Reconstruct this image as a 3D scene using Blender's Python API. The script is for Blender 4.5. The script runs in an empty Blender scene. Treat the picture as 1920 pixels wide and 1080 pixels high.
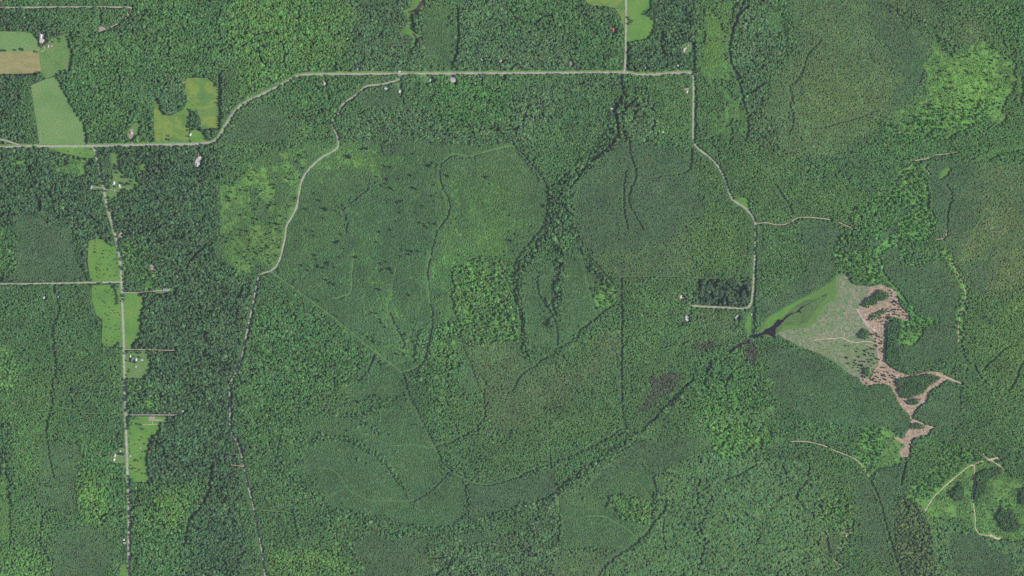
import bpy, bmesh, math, random
import numpy as np
from mathutils import Vector

# ------------------------------------------------------------------ camera, sky, sun, exposure
SC = bpy.context.scene
COL = SC.collection
M = 1.6                                   # metres of ground per map unit
CAM_H = 20000.0
cam_d = bpy.data.cameras.new('camera'); cam = bpy.data.objects.new('camera', cam_d); COL.objects.link(cam)
cam.location = (0, 0, CAM_H); cam.rotation_euler = (0, 0, 0)
cam_d.sensor_width = 36.0; cam_d.lens = 36.0 * (CAM_H - 6) / (1920 * M)
cam_d.clip_start = 10.0; cam_d.clip_end = 120000.0
SC.camera = cam

SUN_EL, SUN_AZ = math.radians(47), math.radians(103)      # azimuth clockwise from north (the top of the frame)
W = bpy.data.worlds.new('World'); SC.world = W; W.use_nodes = True
nt = W.node_tree; bg = nt.nodes['Background']
sky = nt.nodes.new('ShaderNodeTexSky'); sky.sky_type = 'NISHITA'; sky.sun_disc = False
sky.sun_elevation = SUN_EL; sky.sun_rotation = SUN_AZ
nt.links.new(sky.outputs['Color'], bg.inputs['Color']); bg.inputs['Strength'].default_value = 0.13
sd = bpy.data.lights.new('sun', 'SUN'); sd.energy = 4.0; sd.angle = math.radians(0.5); sd.color = (1.0, 0.95, 0.87)
sun = bpy.data.objects.new('sun', sd); COL.objects.link(sun)
sdir = Vector((math.sin(SUN_AZ) * math.cos(SUN_EL), math.cos(SUN_AZ) * math.cos(SUN_EL), math.sin(SUN_EL)))
sun.rotation_euler = sdir.to_track_quat('Z', 'Y').to_euler(); sun.location = sdir * 3000
vs = SC.view_settings; vs.view_transform = 'Standard'; vs.look = 'None'; vs.gamma = 1.0; vs.use_curve_mapping = False
vs.exposure = 0.10
SC.render.engine = 'CYCLES'; SC.cycles.max_bounces = 4; SC.cycles.diffuse_bounces = 2
SC.cycles.use_denoising = False

# ------------------------------------------------------------------ thin summer haze between the ground and the camera
def make_haze(density, colour):
    bpy_me = bpy.data.meshes.new('haze'); x, z0, z1 = 34000, -1.0, CAM_H + 60
    V = [(sx * x, sy * x, z) for z in (z0, z1) for sx, sy in ((-1, -1), (1, -1), (1, 1), (-1, 1))]
    bpy_me.from_pydata(V, [], [(3, 2, 1, 0), (4, 5, 6, 7), (0, 1, 5, 4), (1, 2, 6, 5), (2, 3, 7, 6), (3, 0, 4, 7)]); bpy_me.update()
    m = bpy.data.materials.new('haze'); m.use_nodes = True; t = m.node_tree; t.nodes.clear()
    o = t.nodes.new('ShaderNodeOutputMaterial'); v = t.nodes.new('ShaderNodeVolumePrincipled')
    v.inputs['Color'].default_value = (*colour, 1); v.inputs['Density'].default_value = density; v.inputs['Anisotropy'].default_value = 0.0
    t.links.new(v.outputs[0], o.inputs['Volume']); bpy_me.materials.append(m)
    h = bpy.data.objects.new('haze', bpy_me); COL.objects.link(h); h['kind'] = 'stuff'
    h['label'] = 'thin bluish summer haze over the whole landscape'; h['category'] = 'haze'

# ------------------------------------------------------------------ helpers
rng = np.random.default_rng(7)
PAD = 90
GW, GH = 1920 + 2 * PAD, 1080 + 2 * PAD

def P(s): return np.array([[float(v) for v in q.split(',')] for q in s.split()])
def wx(px): return (np.asarray(px, float) - 960) * M
def wy(py): return (540 - np.asarray(py, float)) * M

def chaikin(p, closed=False, n=2):
    p = np.asarray(p, float)
    for _ in range(n):
        q = np.roll(p, -1, 0) if closed else p[1:]
        a = p if closed else p[:-1]
        r = np.empty((2 * len(a), 2)); r[0::2] = .75 * a + .25 * q; r[1::2] = .25 * a + .75 * q
        p = r if closed else np.vstack([p[:1], r, p[-1:]])
    return p

def vnoise(scale, seed, octaves=3):
    """smooth value noise over the padded grid, about -1..1"""
    r = np.random.default_rng(seed); out = np.zeros((GH, GW), np.float32); amp, tot = 1.0, 0.0
    for _ in range(octaves):
        nx, ny = int(GW / scale) + 4, int(GH / scale) + 4
        g = r.uniform(-1, 1, (ny, nx)).astype(np.float32)
        xs = np.arange(GW) / scale; ys = np.arange(GH) / scale
        xi, yi = xs.astype(int), ys.astype(int); fx, fy = xs - xi, ys - yi
        fx = (fx * fx * (3 - 2 * fx)).astype(np.float32); fy = (fy * fy * (3 - 2 * fy)).astype(np.float32)[:, None]
        rows = g[:, xi] * (1 - fx) + g[:, xi + 1] * fx
        out += amp * (rows[yi] * (1 - fy) + rows[yi + 1] * fy); tot += amp; amp *= .55; scale = max(scale / 2, 1.5)
    return out / tot

def inside(poly, X, Y):
    c = np.zeros(X.shape, bool); n = len(poly)
    for i in range(n):
        x0, y0 = poly[i]; x1, y1 = poly[(i + 1) % n]
        if y0 == y1: continue
        k = (Y < y0) != (Y < y1)
        c ^= k & (X < (x1 - x0) * (Y - y0) / (y1 - y0) + x0)
    return c

def box_of(p, m):
    x0 = max(int(p[:, 0].min() - m) + PAD, 0); x1 = min(int(p[:, 0].max() + m) + PAD + 2, GW)
    y0 = max(int(p[:, 1].min() - m) + PAD, 0); y1 = min(int(p[:, 1].max() + m) + PAD + 2, GH)
    return x0, x1, y0, y1

def poly_mask(p):
    x0, x1, y0, y1 = box_of(p, 0)
    if x1 <= x0 or y1 <= y0: return None
    X, Y = np.meshgrid(np.arange(x0, x1) - PAD, np.arange(y0, y1) - PAD)
    return (slice(y0, y1), slice(x0, x1)), inside(p, X, Y)

def line_dist(p, m):
    x0, x1, y0, y1 = box_of(p, m)
    X, Y = np.meshgrid(np.arange(x0, x1) - PAD, np.arange(y0, y1) - PAD)
    D = np.full(X.shape, 1e9)
    for a, b in zip(p[:-1], p[1:]):
        ix = (X >= min(a[0], b[0]) - m) & (X <= max(a[0], b[0]) + m) & (Y >= min(a[1], b[1]) - m) & (Y <= max(a[1], b[1]) + m)
        if not ix.any(): continue
        d = b - a; L = max(d @ d, 1e-9); t = np.clip(((X[ix] - a[0]) * d[0] + (Y[ix] - a[1]) * d[1]) / L, 0, 1)
        D[ix] = np.minimum(D[ix], np.hypot(X[ix] - a[0] - t * d[0], Y[ix] - a[1] - t * d[1]))
    return (slice(y0, y1), slice(x0, x1)), D

def idx(px, py):
    return np.clip(np.rint(py + PAD).astype(int), 0, GH - 1), np.clip(np.rint(px + PAD).astype(int), 0, GW - 1)

N = lambda t, k: t.nodes.new(k)
def new_mat(name):
    m = bpy.data.materials.new(name); m.use_nodes = True
    t = m.node_tree; b = t.nodes['Principled BSDF']
    b.inputs['Roughness'].default_value = .85; b.inputs['Specular IOR Level'].default_value = .2
    return m, t, b

def noise_node(t, scale, detail=3, coord=None):
    n = N(t, 'ShaderNodeTexNoise'); n.inputs['Scale'].default_value = scale; n.inputs['Detail'].default_value = detail
    if coord is not None: t.links.new(coord, n.inputs['Vector'])
    return n

def ramp(t, src, stops):
    r = N(t, 'ShaderNodeValToRGB'); e = r.color_ramp.elements
    while len(e) < len(stops): e.new(.5)
    for k, (p, c) in enumerate(stops): e[k].position = p; e[k].color = (*c, 1)
    t.links.new(src, r.inputs['Fac']); return r

def mix(t, a, b, fac, mode='MIX'):
    n = N(t, 'ShaderNodeMix'); n.data_type = 'RGBA'; n.blend_type = mode
    for s, v in ((n.inputs['Factor'], fac), (n.inputs[6], a), (n.inputs[7], b)):
        if hasattr(v, 'type') and hasattr(v, 'node'): t.links.new(v, s)
        elif isinstance(v, (int, float)): s.default_value = v
        else: s.default_value = (*v, 1)
    return n.outputs[2]

def ground_mat(name, cols, scale=.02, fine=.35, stripe=None, rough=.9):
    """patchy surface: colour stops along a broad noise, broken by finer noise; optional mowing / tillage stripes"""
    m, t, b = new_mat(name); b.inputs['Roughness'].default_value = rough
    co = N(t, 'ShaderNodeNewGeometry').outputs['Position']
    n1 = noise_node(t, scale, 6, co)
    r = ramp(t, n1.outputs['Fac'], [(.3 + .4 * k / max(1, len(cols) - 1), c) for k, c in enumerate(cols)])
    c = r.outputs['Color']
    n2 = noise_node(t, .22, 4, co)
    r2 = ramp(t, n2.outputs['Fac'], [(.3, (1 - fine,) * 3), (.7, (1 + fine * .6,) * 3)])
    c = mix(t, c, r2.outputs['Color'], 1.0, 'MULTIPLY')
    if stripe:
        ang, wl, amt = stripe
        mp = N(t, 'ShaderNodeMapping'); mp.inputs['Rotation'].default_value = (0, 0, ang); t.links.new(co, mp.inputs['Vector'])
        w = N(t, 'ShaderNodeTexWave'); w.inputs['Scale'].default_value = 1 / wl; w.inputs['Distortion'].default_value = 3
        w.inputs['Detail Scale'].default_value = .3
        t.links.new(mp.outputs['Vector'], w.inputs['Vector'])
        r3 = ramp(t, w.outputs['Fac'], [(.2, (1 - amt,) * 3), (.8, (1 + amt,) * 3)])
        c = mix(t, c, r3.outputs['Color'], 1.0, 'MULTIPLY')
    t.links.new(c, b.inputs['Base Color'])
    bp = N(t, 'ShaderNodeBump'); bp.inputs['Strength'].default_value = .5; bp.inputs['Distance'].default_value = .5
    t.links.new(n2.outputs['Fac'], bp.inputs['Height']); t.links.new(bp.outputs['Normal'], b.inputs['Normal'])
    return m

def flat_mat(name, col, rough=.6, spec=.3, var=.12, scale=.6):
    m, t, b = new_mat(name); b.inputs['Roughness'].default_value = rough; b.inputs['Specular IOR Level'].default_value = spec
    co = N(t, 'ShaderNodeNewGeometry').outputs['Position']
    n = noise_node(t, scale, 4, co)
    r = ramp(t, n.outputs['Fac'], [(.3, tuple(c * (1 - var) for c in col)), (.7, tuple(min(1, c * (1 + var)) for c in col))])
    t.links.new(r.outputs['Color'], b.inputs['Base Color'])
    return m

def mesh_obj(name, verts, faces, mat=None, parent=None, smooth=False):
    me = bpy.data.meshes.new(name); me.from_pydata([tuple(v) for v in verts], [], faces); me.update()
    if mat is not None:
        for mm in (mat if isinstance(mat, list) else [mat]): me.materials.append(mm)
    o = bpy.data.objects.new(name, me); COL.objects.link(o)
    if parent is not None: o.parent = parent
    return o

def bm_obj(name, bm, mat, parent=None):
    me = bpy.data.meshes.new(name); bm.to_mesh(me); bm.free(); me.materials.append(mat)
    o = bpy.data.objects.new(name, me); COL.objects.link(o)
    if parent is not None: o.parent = parent
    return o

def tag(o, label=None, cat=None, group=None, kind=None):
    if label: o['label'] = label
    if cat: o['category'] = cat
    if group: o['group'] = group
    if kind: o['kind'] = kind
    return o

def sheet(name, poly, z, mat, label=None, rough=1.0, smooth=2, seed=0, kind='structure'):
    """a flat piece of land cover with an uneven outline"""
    p = chaikin(poly, True, smooth)
    d = []                                   # resample about every 2 units, then wobble
    for a, b in zip(p, np.roll(p, -1, 0)):
        k = max(1, int(np.hypot(*(b - a)) / 2.0))
        for i in range(k): d.append(a + (b - a) * i / k)
    p = np.array(d)
    if rough:
        q = np.random.default_rng(seed + len(p)).normal(0, .38 * rough, p.shape)
        if rough > 1: q = 1.5 * sum(np.roll(q, k, 0) for k in range(-3, 4)) / 7 ** .5      # broad, never crossing itself
        p = p + q
    v = [(x, y, z) for x, y in zip(wx(p[:, 0]), wy(p[:, 1]))]
    o = mesh_obj(name, v, [list(range(len(v)))[::-1]], mat)
    if o.data.polygons[0].normal.z < 0: o.data.flip_normals()
    return tag(o, label, kind=kind)

def ribbon(name, pts, w, z, mat, label=None, wob=.1, smooth=2):
    p = chaikin(pts, False, smooth)
    d = [p[0]]
    for a, b in zip(p[:-1], p[1:]):
        k = max(1, int(np.hypot(*(b - a)) / 3.0))
        for i in range(1, k + 1): d.append(a + (b - a) * i / k)
    p = np.array(d); r = np.random.default_rng(len(p))
    t = np.gradient(p, axis=0); t /= np.maximum(np.hypot(t[:, 0], t[:, 1]), 1e-6)[:, None]
    nrm = np.stack([-t[:, 1], t[:, 0]], 1)
    hw = w / 2 * (1 + r.normal(0, wob, (len(p), 2)))
    L = p + nrm * hw[:, :1]; R = p - nrm * hw[:, 1:]
    V = []
    for a, b in zip(L, R):
        V.append((float(wx(a[0])), float(wy(a[1])), z)); V.append((float(wx(b[0])), float(wy(b[1])), z))
    F = [(2 * i, 2 * i + 1, 2 * i + 3, 2 * i + 2) for i in range(len(p) - 1)]
    o = mesh_obj(name, V, F, mat)
    if o.data.polygons[0].normal.z < 0: o.data.flip_normals()
    return tag(o, label, kind='structure')

# ------------------------------------------------------------------ land cover map
# stand types: spacing, crown radius (map units), height m, height spread, conifer share, tint, tint spread, floor colour
T = {
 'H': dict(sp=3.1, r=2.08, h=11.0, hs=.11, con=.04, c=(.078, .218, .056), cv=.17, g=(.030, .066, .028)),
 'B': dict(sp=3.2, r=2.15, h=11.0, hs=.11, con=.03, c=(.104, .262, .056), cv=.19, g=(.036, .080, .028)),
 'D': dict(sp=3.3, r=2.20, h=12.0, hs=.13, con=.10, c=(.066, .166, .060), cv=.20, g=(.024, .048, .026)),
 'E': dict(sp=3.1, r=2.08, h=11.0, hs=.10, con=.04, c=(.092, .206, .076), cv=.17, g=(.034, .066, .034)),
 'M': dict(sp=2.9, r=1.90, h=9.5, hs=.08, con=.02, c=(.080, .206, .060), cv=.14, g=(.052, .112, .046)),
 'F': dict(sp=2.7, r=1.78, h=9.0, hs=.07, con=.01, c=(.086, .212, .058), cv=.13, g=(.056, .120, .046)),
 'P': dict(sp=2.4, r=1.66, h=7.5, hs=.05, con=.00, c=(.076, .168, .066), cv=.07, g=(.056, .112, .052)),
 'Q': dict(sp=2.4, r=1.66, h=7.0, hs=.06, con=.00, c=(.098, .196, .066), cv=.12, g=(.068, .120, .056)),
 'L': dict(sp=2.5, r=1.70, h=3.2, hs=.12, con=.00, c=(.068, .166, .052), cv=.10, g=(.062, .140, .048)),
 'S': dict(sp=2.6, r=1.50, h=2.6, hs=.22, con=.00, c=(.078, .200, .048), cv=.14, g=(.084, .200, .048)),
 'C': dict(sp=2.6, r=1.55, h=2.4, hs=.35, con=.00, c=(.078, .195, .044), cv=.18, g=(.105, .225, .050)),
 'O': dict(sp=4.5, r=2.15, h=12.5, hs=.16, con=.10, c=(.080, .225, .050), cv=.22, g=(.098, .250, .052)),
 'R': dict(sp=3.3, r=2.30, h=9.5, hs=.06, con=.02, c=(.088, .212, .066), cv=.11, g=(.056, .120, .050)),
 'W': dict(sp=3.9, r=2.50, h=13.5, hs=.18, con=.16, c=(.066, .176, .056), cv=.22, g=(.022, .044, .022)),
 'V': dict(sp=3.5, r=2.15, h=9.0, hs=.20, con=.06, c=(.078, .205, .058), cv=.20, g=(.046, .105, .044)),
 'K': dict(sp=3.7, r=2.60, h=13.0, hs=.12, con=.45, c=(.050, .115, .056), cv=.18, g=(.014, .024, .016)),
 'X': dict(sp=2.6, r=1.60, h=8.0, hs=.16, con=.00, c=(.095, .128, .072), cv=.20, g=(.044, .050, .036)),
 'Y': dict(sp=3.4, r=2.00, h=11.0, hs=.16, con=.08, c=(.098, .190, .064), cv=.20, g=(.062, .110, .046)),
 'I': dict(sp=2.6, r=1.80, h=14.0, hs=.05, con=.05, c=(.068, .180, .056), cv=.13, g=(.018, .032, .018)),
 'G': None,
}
KEYS = list(T)
zone = np.full((GH, GW), KEYS.index('M'), np.int8)
def Z(k, s):
    p = P(s)
    q = p.copy()                                     # stands that touch the frame go on beyond it
    q[p[:, 0] <= 0, 0] = -PAD - 5; q[p[:, 0] >= 1920, 0] = 1920 + PAD + 5
    q[p[:, 1] <= 0, 1] = -PAD - 5; q[p[:, 1] >= 1080, 1] = 1080 + PAD + 5
    r = poly_mask(q)
    if r is not None: zone[r[0]][r[1]] = KEYS.index(k)
def ZL(k, w, s):                                     # a band of a stand along a line
    sl, D = line_dist(chaikin(P(s)), w + 8)
    zone[sl][D < w / 2 * (1 + .45 * wob_n[sl])] = KEYS.index(k)
wob_n = vnoise(14, 91, 3)
def ZN(k, thr, scale, s):                            # a stand that comes through in patches
    r = poly_mask(P(s)); n = vnoise(scale, 60 + int(P(s)[0, 0]), 3)
    m = r[1] & (n[r[0]] > thr); z = zone[r[0]]; z[m] = KEYS.index(k)

# --- the west
Z('D', '0,0 440,0 440,1080 0,1080')
Z('M', '0,0 250,0 245,12 0,12')
Z('D', '0,18 160,18 100,60 0,58')
Z('M', '60,18 240,18 225,45 190,65 130,60 90,50')
Z('H', '135,60 290,60 290,270 165,270 150,215 115,150 135,135')
Z('M', '225,145 290,130 290,210 250,205 225,180')
Z('H', '245,0 665,0 665,140 400,145 345,145 290,145 290,60 250,30')
Z('B', '430,0 665,0 665,60 640,135 560,138 500,160 450,190 425,145')
Z('M', '412,100 450,110 450,180 412,250')
Z('M', '400,265 440,205 560,150 640,190 640,265 560,270 480,300 470,350 412,345 415,300')
Z('P', '425,265 450,215 500,190 535,215 540,262 480,268')
Z('H', '545,150 640,145 640,170 670,180 640,200 620,235 560,215')
Z('E', '300,145 347,145 348,185 330,215 300,215')
Z('M', '0,142 80,142 57,160 66,200 70,268 0,258')
Z('D', '0,142 40,142 45,270 0,262')
Z('D', '0,278 80,278 178,300 215,445 165,450 0,420')
Z('S', '90,296 160,300 162,332 130,330 110,318')
Z('D', '95,300 130,296 125,312 100,312')
Z('P', '30,402 75,402 90,420 140,428 142,460 150,500 165,527 8,527 28,505')
Z('H', '0,420 28,420 28,510 0,530')
Z('O', '206,286 224,282 228,312 238,326 256,334 260,354 234,360 224,374 204,380 199,352 208,345 212,330 208,310')
ZN('C', -.05, 9, '92,296 164,300 166,336 125,334 105,320')
ZN('O', -.3, 10, '228,455 242,446 262,470 270,505 290,500 296,540 262,546 230,546')
ZN('O', .25, 12, '20,290 80,300 60,330 20,320')
ZN('O', .1, 10, '246,715 300,725 300,775 246,775')
Z('P', '187,298 208,296 213,330 192,328')

Z('M', '240,495 264,490 262,545 235,545')
Z('M', '0,533 170,533 190,650 228,655 232,1080 0,1080')
Z('F', '0,640 100,700 90,800 100,830 70,900 0,900')
Z('B', '0,640 28,660 30,720 0,760')
Z('D', '0,780 28,790 28,930 20,960 12,890 0,870')
Z('S', '0,890 14,895 22,960 22,1015 0,1020')
Z('B', '0,1020 95,1030 100,1080 0,1080')
Z('P', '75,830 150,835 155,900 130,915 70,905')
Z('P', '65,915 140,915 150,960 120,960 70,945')
Z('P', '95,1030 115,990 170,985 215,1020 200,1070 120,1080')
Z('H', '155,830 236,820 238,990 205,985 150,975 140,930')
Z('B', '155,885 200,905 195,985 150,975 145,930')
Z('M', '170,600 190,650 232,655 235,780 155,780 160,700')
Z('H', '245,905 440,900 440,1080 245,1080')
Z('B', '285,925 320,910 350,960 340,1000 300,985')
Z('D', '380,860 440,830 480,1080 350,1080 345,1000 390,930')
Z('M', '445,850 500,850 640,1040 700,1080 500,1080 470,940')
Z('B', '505,1030 640,1030 690,1080 505,1080')
# --- north, centre
Z('E', '655,0 800,0 798,132 660,134')
Z('L', '665,0 770,0 748,9 668,11')
Z('L', '797,12 856,10 857,92 848,132 795,132')
Z('E', '858,0 1172,0 1172,134 850,134')
Z('H', '960,0 1100,0 1095,30 1165,30 1172,134 1080,134 1060,60 960,50')
Z('M', '640,190 690,165 800,150 800,225 720,245 640,240')
Z('P', '665,180 740,165 760,200 690,215')
Z('E', '640,215 1165,142 1165,262 640,268')
Z('H', '800,142 960,142 960,235 840,250 800,200')
Z('M', '1060,170 1165,160 1160,262 1000,268')
Z('F', '1165,140 1300,142 1300,265 1165,265')
Z('H', '1168,142 1222,142 1215,180 1168,195')
Z('E', '1170,205 1185,190 1210,186 1235,215 1222,245 1235,265 1172,262')
Z('D', '1176,80 1230,70 1240,0 1310,0 1303,80 1300,134 1176,134')
Z('F', '1307,20 1345,15 1390,0 1385,25 1370,50 1367,110 1378,140 1388,165 1392,190 1402,215 1402,262 1310,264 1335,250 1360,230 1362,195 1350,175 1330,165 1310,120'); ZN('S', -.18, 14, '1307,20 1345,15 1390,0 1385,25 1370,50 1367,110 1378,140 1388,165 1392,190 1402,215 1402,262 1310,264 1335,250 1360,230 1362,195 1350,175 1330,165 1310,120'); Z('S', '1322,20 1350,25 1358,70 1362,115 1368,140 1345,150 1330,120 1325,70')
Z('F', '1305,150 1350,170 1362,192 1355,225 1330,250 1305,260')
Z('S', '1330,215 1358,200 1360,235 1335,250')
Z('E', '1372,50 1400,0 1480,0 1475,90 1420,140 1440,230 1480,300 1405,300 1404,210 1393,175 1370,110')
Z('F', '1310,285 1405,265 1480,290 1560,340 1570,420 1420,416 1410,395 1365,350 1340,300')
Z('Q', '1460,0 1740,0 1780,100 1730,120 1740,180 1690,210 1680,240 1560,300 1480,300 1430,200 1470,90')
Z('P', '1600,0 1650,0 1680,40 1740,90 1720,170 1690,205 1670,190 1700,120 1640,60')
Z('S', '1445,15 1462,10 1482,40 1482,66 1460,72 1440,50')
Z('H', '1440,0 1470,0 1490,75 1500,100 1470,110 1480,70 1470,25 1450,10')
Z('E', '1655,5 1690,18 1722,28 1752,52 1778,65 1787,85 1792,106 1776,102 1758,72 1738,58 1708,52 1690,30')
Z('Q', '1790,50 1830,30 1850,60 1840,80 1800,92')
Z('F', '1850,0 1920,0 1920,100 1905,120 1870,85 1855,60')
Z('H', '1860,20 1920,10 1920,100 1890,95')
Z('C', '1762,82 1750,110 1730,120 1735,150 1741,175 1745,184 1710,195 1685,215 1680,237 1700,242 1760,240 1800,246 1830,240 1860,225 1880,200 1900,165 1905,120 1890,105 1870,88 1850,77 1830,86 1800,102 1780,98')
Z('O', '1700,235 1745,200 1800,190 1870,190 1865,225 1830,242 1760,242')
Z('H', '1640,225 1690,238 1760,242 1770,262 1700,275 1660,260')
Z('F', '1830,240 1870,215 1905,160 1920,150 1920,330 1860,300')
Z('S', '1830,300 1850,290 1870,275 1920,250 1920,262 1870,295 1850,312 1825,315')
Z('H', '1845,310 1875,290 1920,262 1920,300 1880,320')
# --- east
Z('Q', '1740,300 1920,310 1920,560 1860,600 1800,560 1770,480 1745,400')
Z('P', '1740,300 1830,310 1845,400 1800,480 1770,480 1748,420')
Z('P', '1840,480 1900,420 1915,440 1860,520 1840,560 1800,500')
Z('F', '1550,325 1605,330 1612,360 1600,392 1575,400 1550,385')
Z('O', '1600,388 1640,375 1670,360 1685,320 1710,308 1735,312 1742,345 1738,390 1752,400 1756,430 1740,452 1710,456 1680,456 1660,470 1650,490 1655,512 1680,540 1650,535 1610,528 1597,512 1580,512 1566,480 1562,458 1580,440 1590,420')
Z('H', '1605,392 1690,370 1680,420 1660,440 1620,458 1580,462 1590,420')
Z('P', '1685,398 1708,386 1706,396 1690,406 1680,432 1660,450 1640,466 1600,470 1572,472 1575,466 1620,460 1650,446 1670,426')
Z('P', '1420,422 1560,415 1580,440 1560,470 1565,515 1540,540 1440,600 1418,600')
Z('F', '1430,425 1500,425 1520,500 1450,560 1425,560')
Z('P', '1655,470 1685,462 1690,500 1715,492 1780,485 1800,540 1800,620 1790,660 1720,690 1665,690 1657,620 1680,600 1700,600 1680,545 1655,510')
Z('O', '1690,460 1704,484 1716,492 1745,484 1772,482 1765,470 1772,462 1790,480 1780,488 1748,488 1712,500 1696,492 1688,470')
ZL('O', 15, '1778,478 1788,500 1798,515 1806,540 1808,555 1803,570 1801,590 1801,615 1801,640')
Z('O', '1660,510 1672,525 1690,555 1720,590 1765,605 1760,620 1715,650 1690,650 1675,625 1690,600 1708,598 1690,565 1675,540')
Z('P', '1745,610 1790,620 1795,660 1720,690 1712,650')
Z('I', '1674,596 1690,600 1690,625 1680,640 1700,700 1664,690 1657,650 1660,620')
Z('F', '1812,560 1920,520 1920,700 1850,720 1815,690')
Z('P', '1440,650 1500,655 1570,690 1612,710 1614,722 1660,722 1690,770 1706,790 1700,810 1620,800 1520,790 1440,740')
Z('F', '1780,690 1820,700 1920,700 1920,860 1800,860 1760,830 1745,810 1715,785 1740,750 1775,710')
Z('P', '1712,772 1735,755 1775,712 1800,725 1800,800 1760,800 1715,788')
# --- centre
Z('L', '412,345 470,350 500,275 640,262 960,266 985,290 1025,350 1030,400 1010,440 965,490 960,540 985,650 1000,690 960,740 900,745 850,760 770,700 740,690 520,520 412,480')
Z('C', '412,345 440,350 490,300 560,275 600,285 570,325 558,390 535,420 530,465 515,500 480,515 440,505 412,480')
Z('S', '412,400 450,380 470,440 440,505 412,480')
Z('L', '640,300 715,275 760,268 825,290 822,345 838,372 836,400 812,440 800,500 790,560 760,500 700,470 650,430 640,380')
Z('L', '640,300 700,290 740,330 690,400 660,440 640,380')
ZN('S', -.2, 14, '560,285 635,268 700,270 730,300 690,320 640,305 590,340')
Z('S', '700,272 712,270 716,296 756,290 760,310 720,312 703,300')
Z('P', '715,272 752,272 755,288 722,294')
ZN('S', .0, 16, '820,340 900,330 960,360 985,420 950,470 950,510 890,520 880,600 830,610 810,560 802,500 815,440 840,410')
ZN('S', .15, 20, '540,400 640,430 720,480 790,560 800,660 740,690 640,600 540,520')
ZN('S', .3, 14, '600,330 720,300 820,290 830,400 700,470 640,420')
ZN('S', .25, 18, '560,780 760,750 840,860 880,960 620,960')
ZN('S', .2, 18, '1050,925 1220,880 1225,960 1170,1030 1060,1030')
ZN('B', -.12, 15, '850,500 910,480 965,495 985,560 980,640 930,680 870,640 845,560'); ZN('M', .1, 12, '850,500 910,480 965,495 985,560 980,640 930,680 870,640 845,560'); ZN('O', .12, 11, '860,490 960,490 985,560 970,640 930,670 860,620 850,555')
Z('L', '960,500 1000,510 1060,480 1100,470 1165,550 1165,560 1045,655 985,650 965,560')
Z('O', '1110,540 1142,528 1160,545 1142,575 1118,578')
Z('H', '500,560 560,565 640,612 720,690 700,700 640,735 600,770 560,830 470,830 440,740 452,680 480,570')
Z('D', '425,520 478,520 440,700 425,780 430,820 500,850 440,850 410,700')
Z('L', '630,735 655,720 700,670 752,695 760,735 740,750 660,755')
Z('L', '560,775 640,765 740,750 765,745 800,810 840,870 870,900 880,960 850,985 800,990 700,970 620,960 560,880 575,830')
Z('M', '765,745 800,720 860,760 900,800 900,905 840,885 800,800')
Z('P', '880,905 960,900 1040,880 1040,925 960,955 880,985')
Z('H', '790,622 862,600 850,640 872,682 850,745 822,775 792,722 778,672')
Z('B', '800,625 850,610 845,650 860,690 830,700 800,660')
Z('F', '840,745 912,738 905,800 860,820 830,790')
Z('Q', '870,650 960,640 985,690 1100,650 1162,600 1160,800 1000,840 920,810 905,740')
Z('F', '1166,522 1310,522 1300,575 1400,580 1400,650 1340,690 1260,750 1200,810 1168,800')
Z('Q', '1300,585 1370,585 1390,640 1330,640')
Z('F', '985,800 1160,690 1165,810 1060,860 960,895 905,905 900,830')
Z('P', '1165,265 1190,268 1300,290 1310,340 1290,420 1230,520 1140,522 1095,465 1080,430 1075,380 1085,340')
Z('Q', '1090,470 1200,470 1290,420 1310,522 1145,522')
Z('F', '1300,285 1365,350 1410,400 1414,522 1305,522 1290,430 1310,340')
Z('P', '1230,330 1300,325 1320,400 1250,440')
Z('F', '1040,660 1060,640 1100,630 1120,650 1080,690 1045,690')
ZN('L', .12, 30, '405,345 440,340 490,295 560,270 605,285 575,325 562,390 535,425 530,465 515,500 480,515 440,510 405,482')
ZN('C', .25, 22, '560,290 700,270 770,300 700,330 600,345 570,330')
ZN('C', .12, 12, '1680,210 1740,180 1880,200 1905,110 1920,120 1920,180 1880,240 1760,262 1680,250')
ZN('C', .2, 14, '1740,95 1760,60 1800,80 1870,70 1910,100 1890,110 1800,105 1740,120')
ZL('P', 9, '905,287 882,296 870,294 855,290 845,293 832,305 826,315 828,345 833,358 843,370 845,385 843,400 833,415 825,425 819,440 814,460 808,480 804,500 803,520')
ZL('P', 9, '812,575 813,590 813,605 811,620 806,645 800,665 793,682 777,695')
ZL('P', 8, '1010,510 1010,548 1017,560 1027,575 1038,593 1046,605 1048,625 1048,645')
ZL('P', 7, '757,705 764,725 770,745 780,765 792,787 802,805 809,822')
ZL('P', 7, '842,886 832,897 815,917 800,927 785,937 775,941')
ZL('P', 6, '705,668 697,687 690,699 677,714')
ZL('P', 7, '735,590 745,615 755,630 760,650')
ZL('P', 8, '975,285 990,300 1005,318 1018,335 1027,352 1032,370')
ZL('P', 7, '705,340 690,357 665,377 640,397 648,412 656,420 652,435')
ZL('W', 26, '1165,195 1150,255 1120,290 1085,320 1045,350 1035,380 1035,420 1045,445')
ZL('W', 22, '1045,350 1060,375 1055,410 1045,440')
ZL('W', 14, '1045,440 1050,480 1052,520 1045,560 1050,590')
ZL('W', 9, '1070,400 1080,440 1095,465 1112,492 1142,532')
ZL('W', 13, '1030,440 1005,470 985,490 972,510 972,560 982,610 990,660')
ZL('W', 8, '1022,560 1035,590 1030,610')
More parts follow.
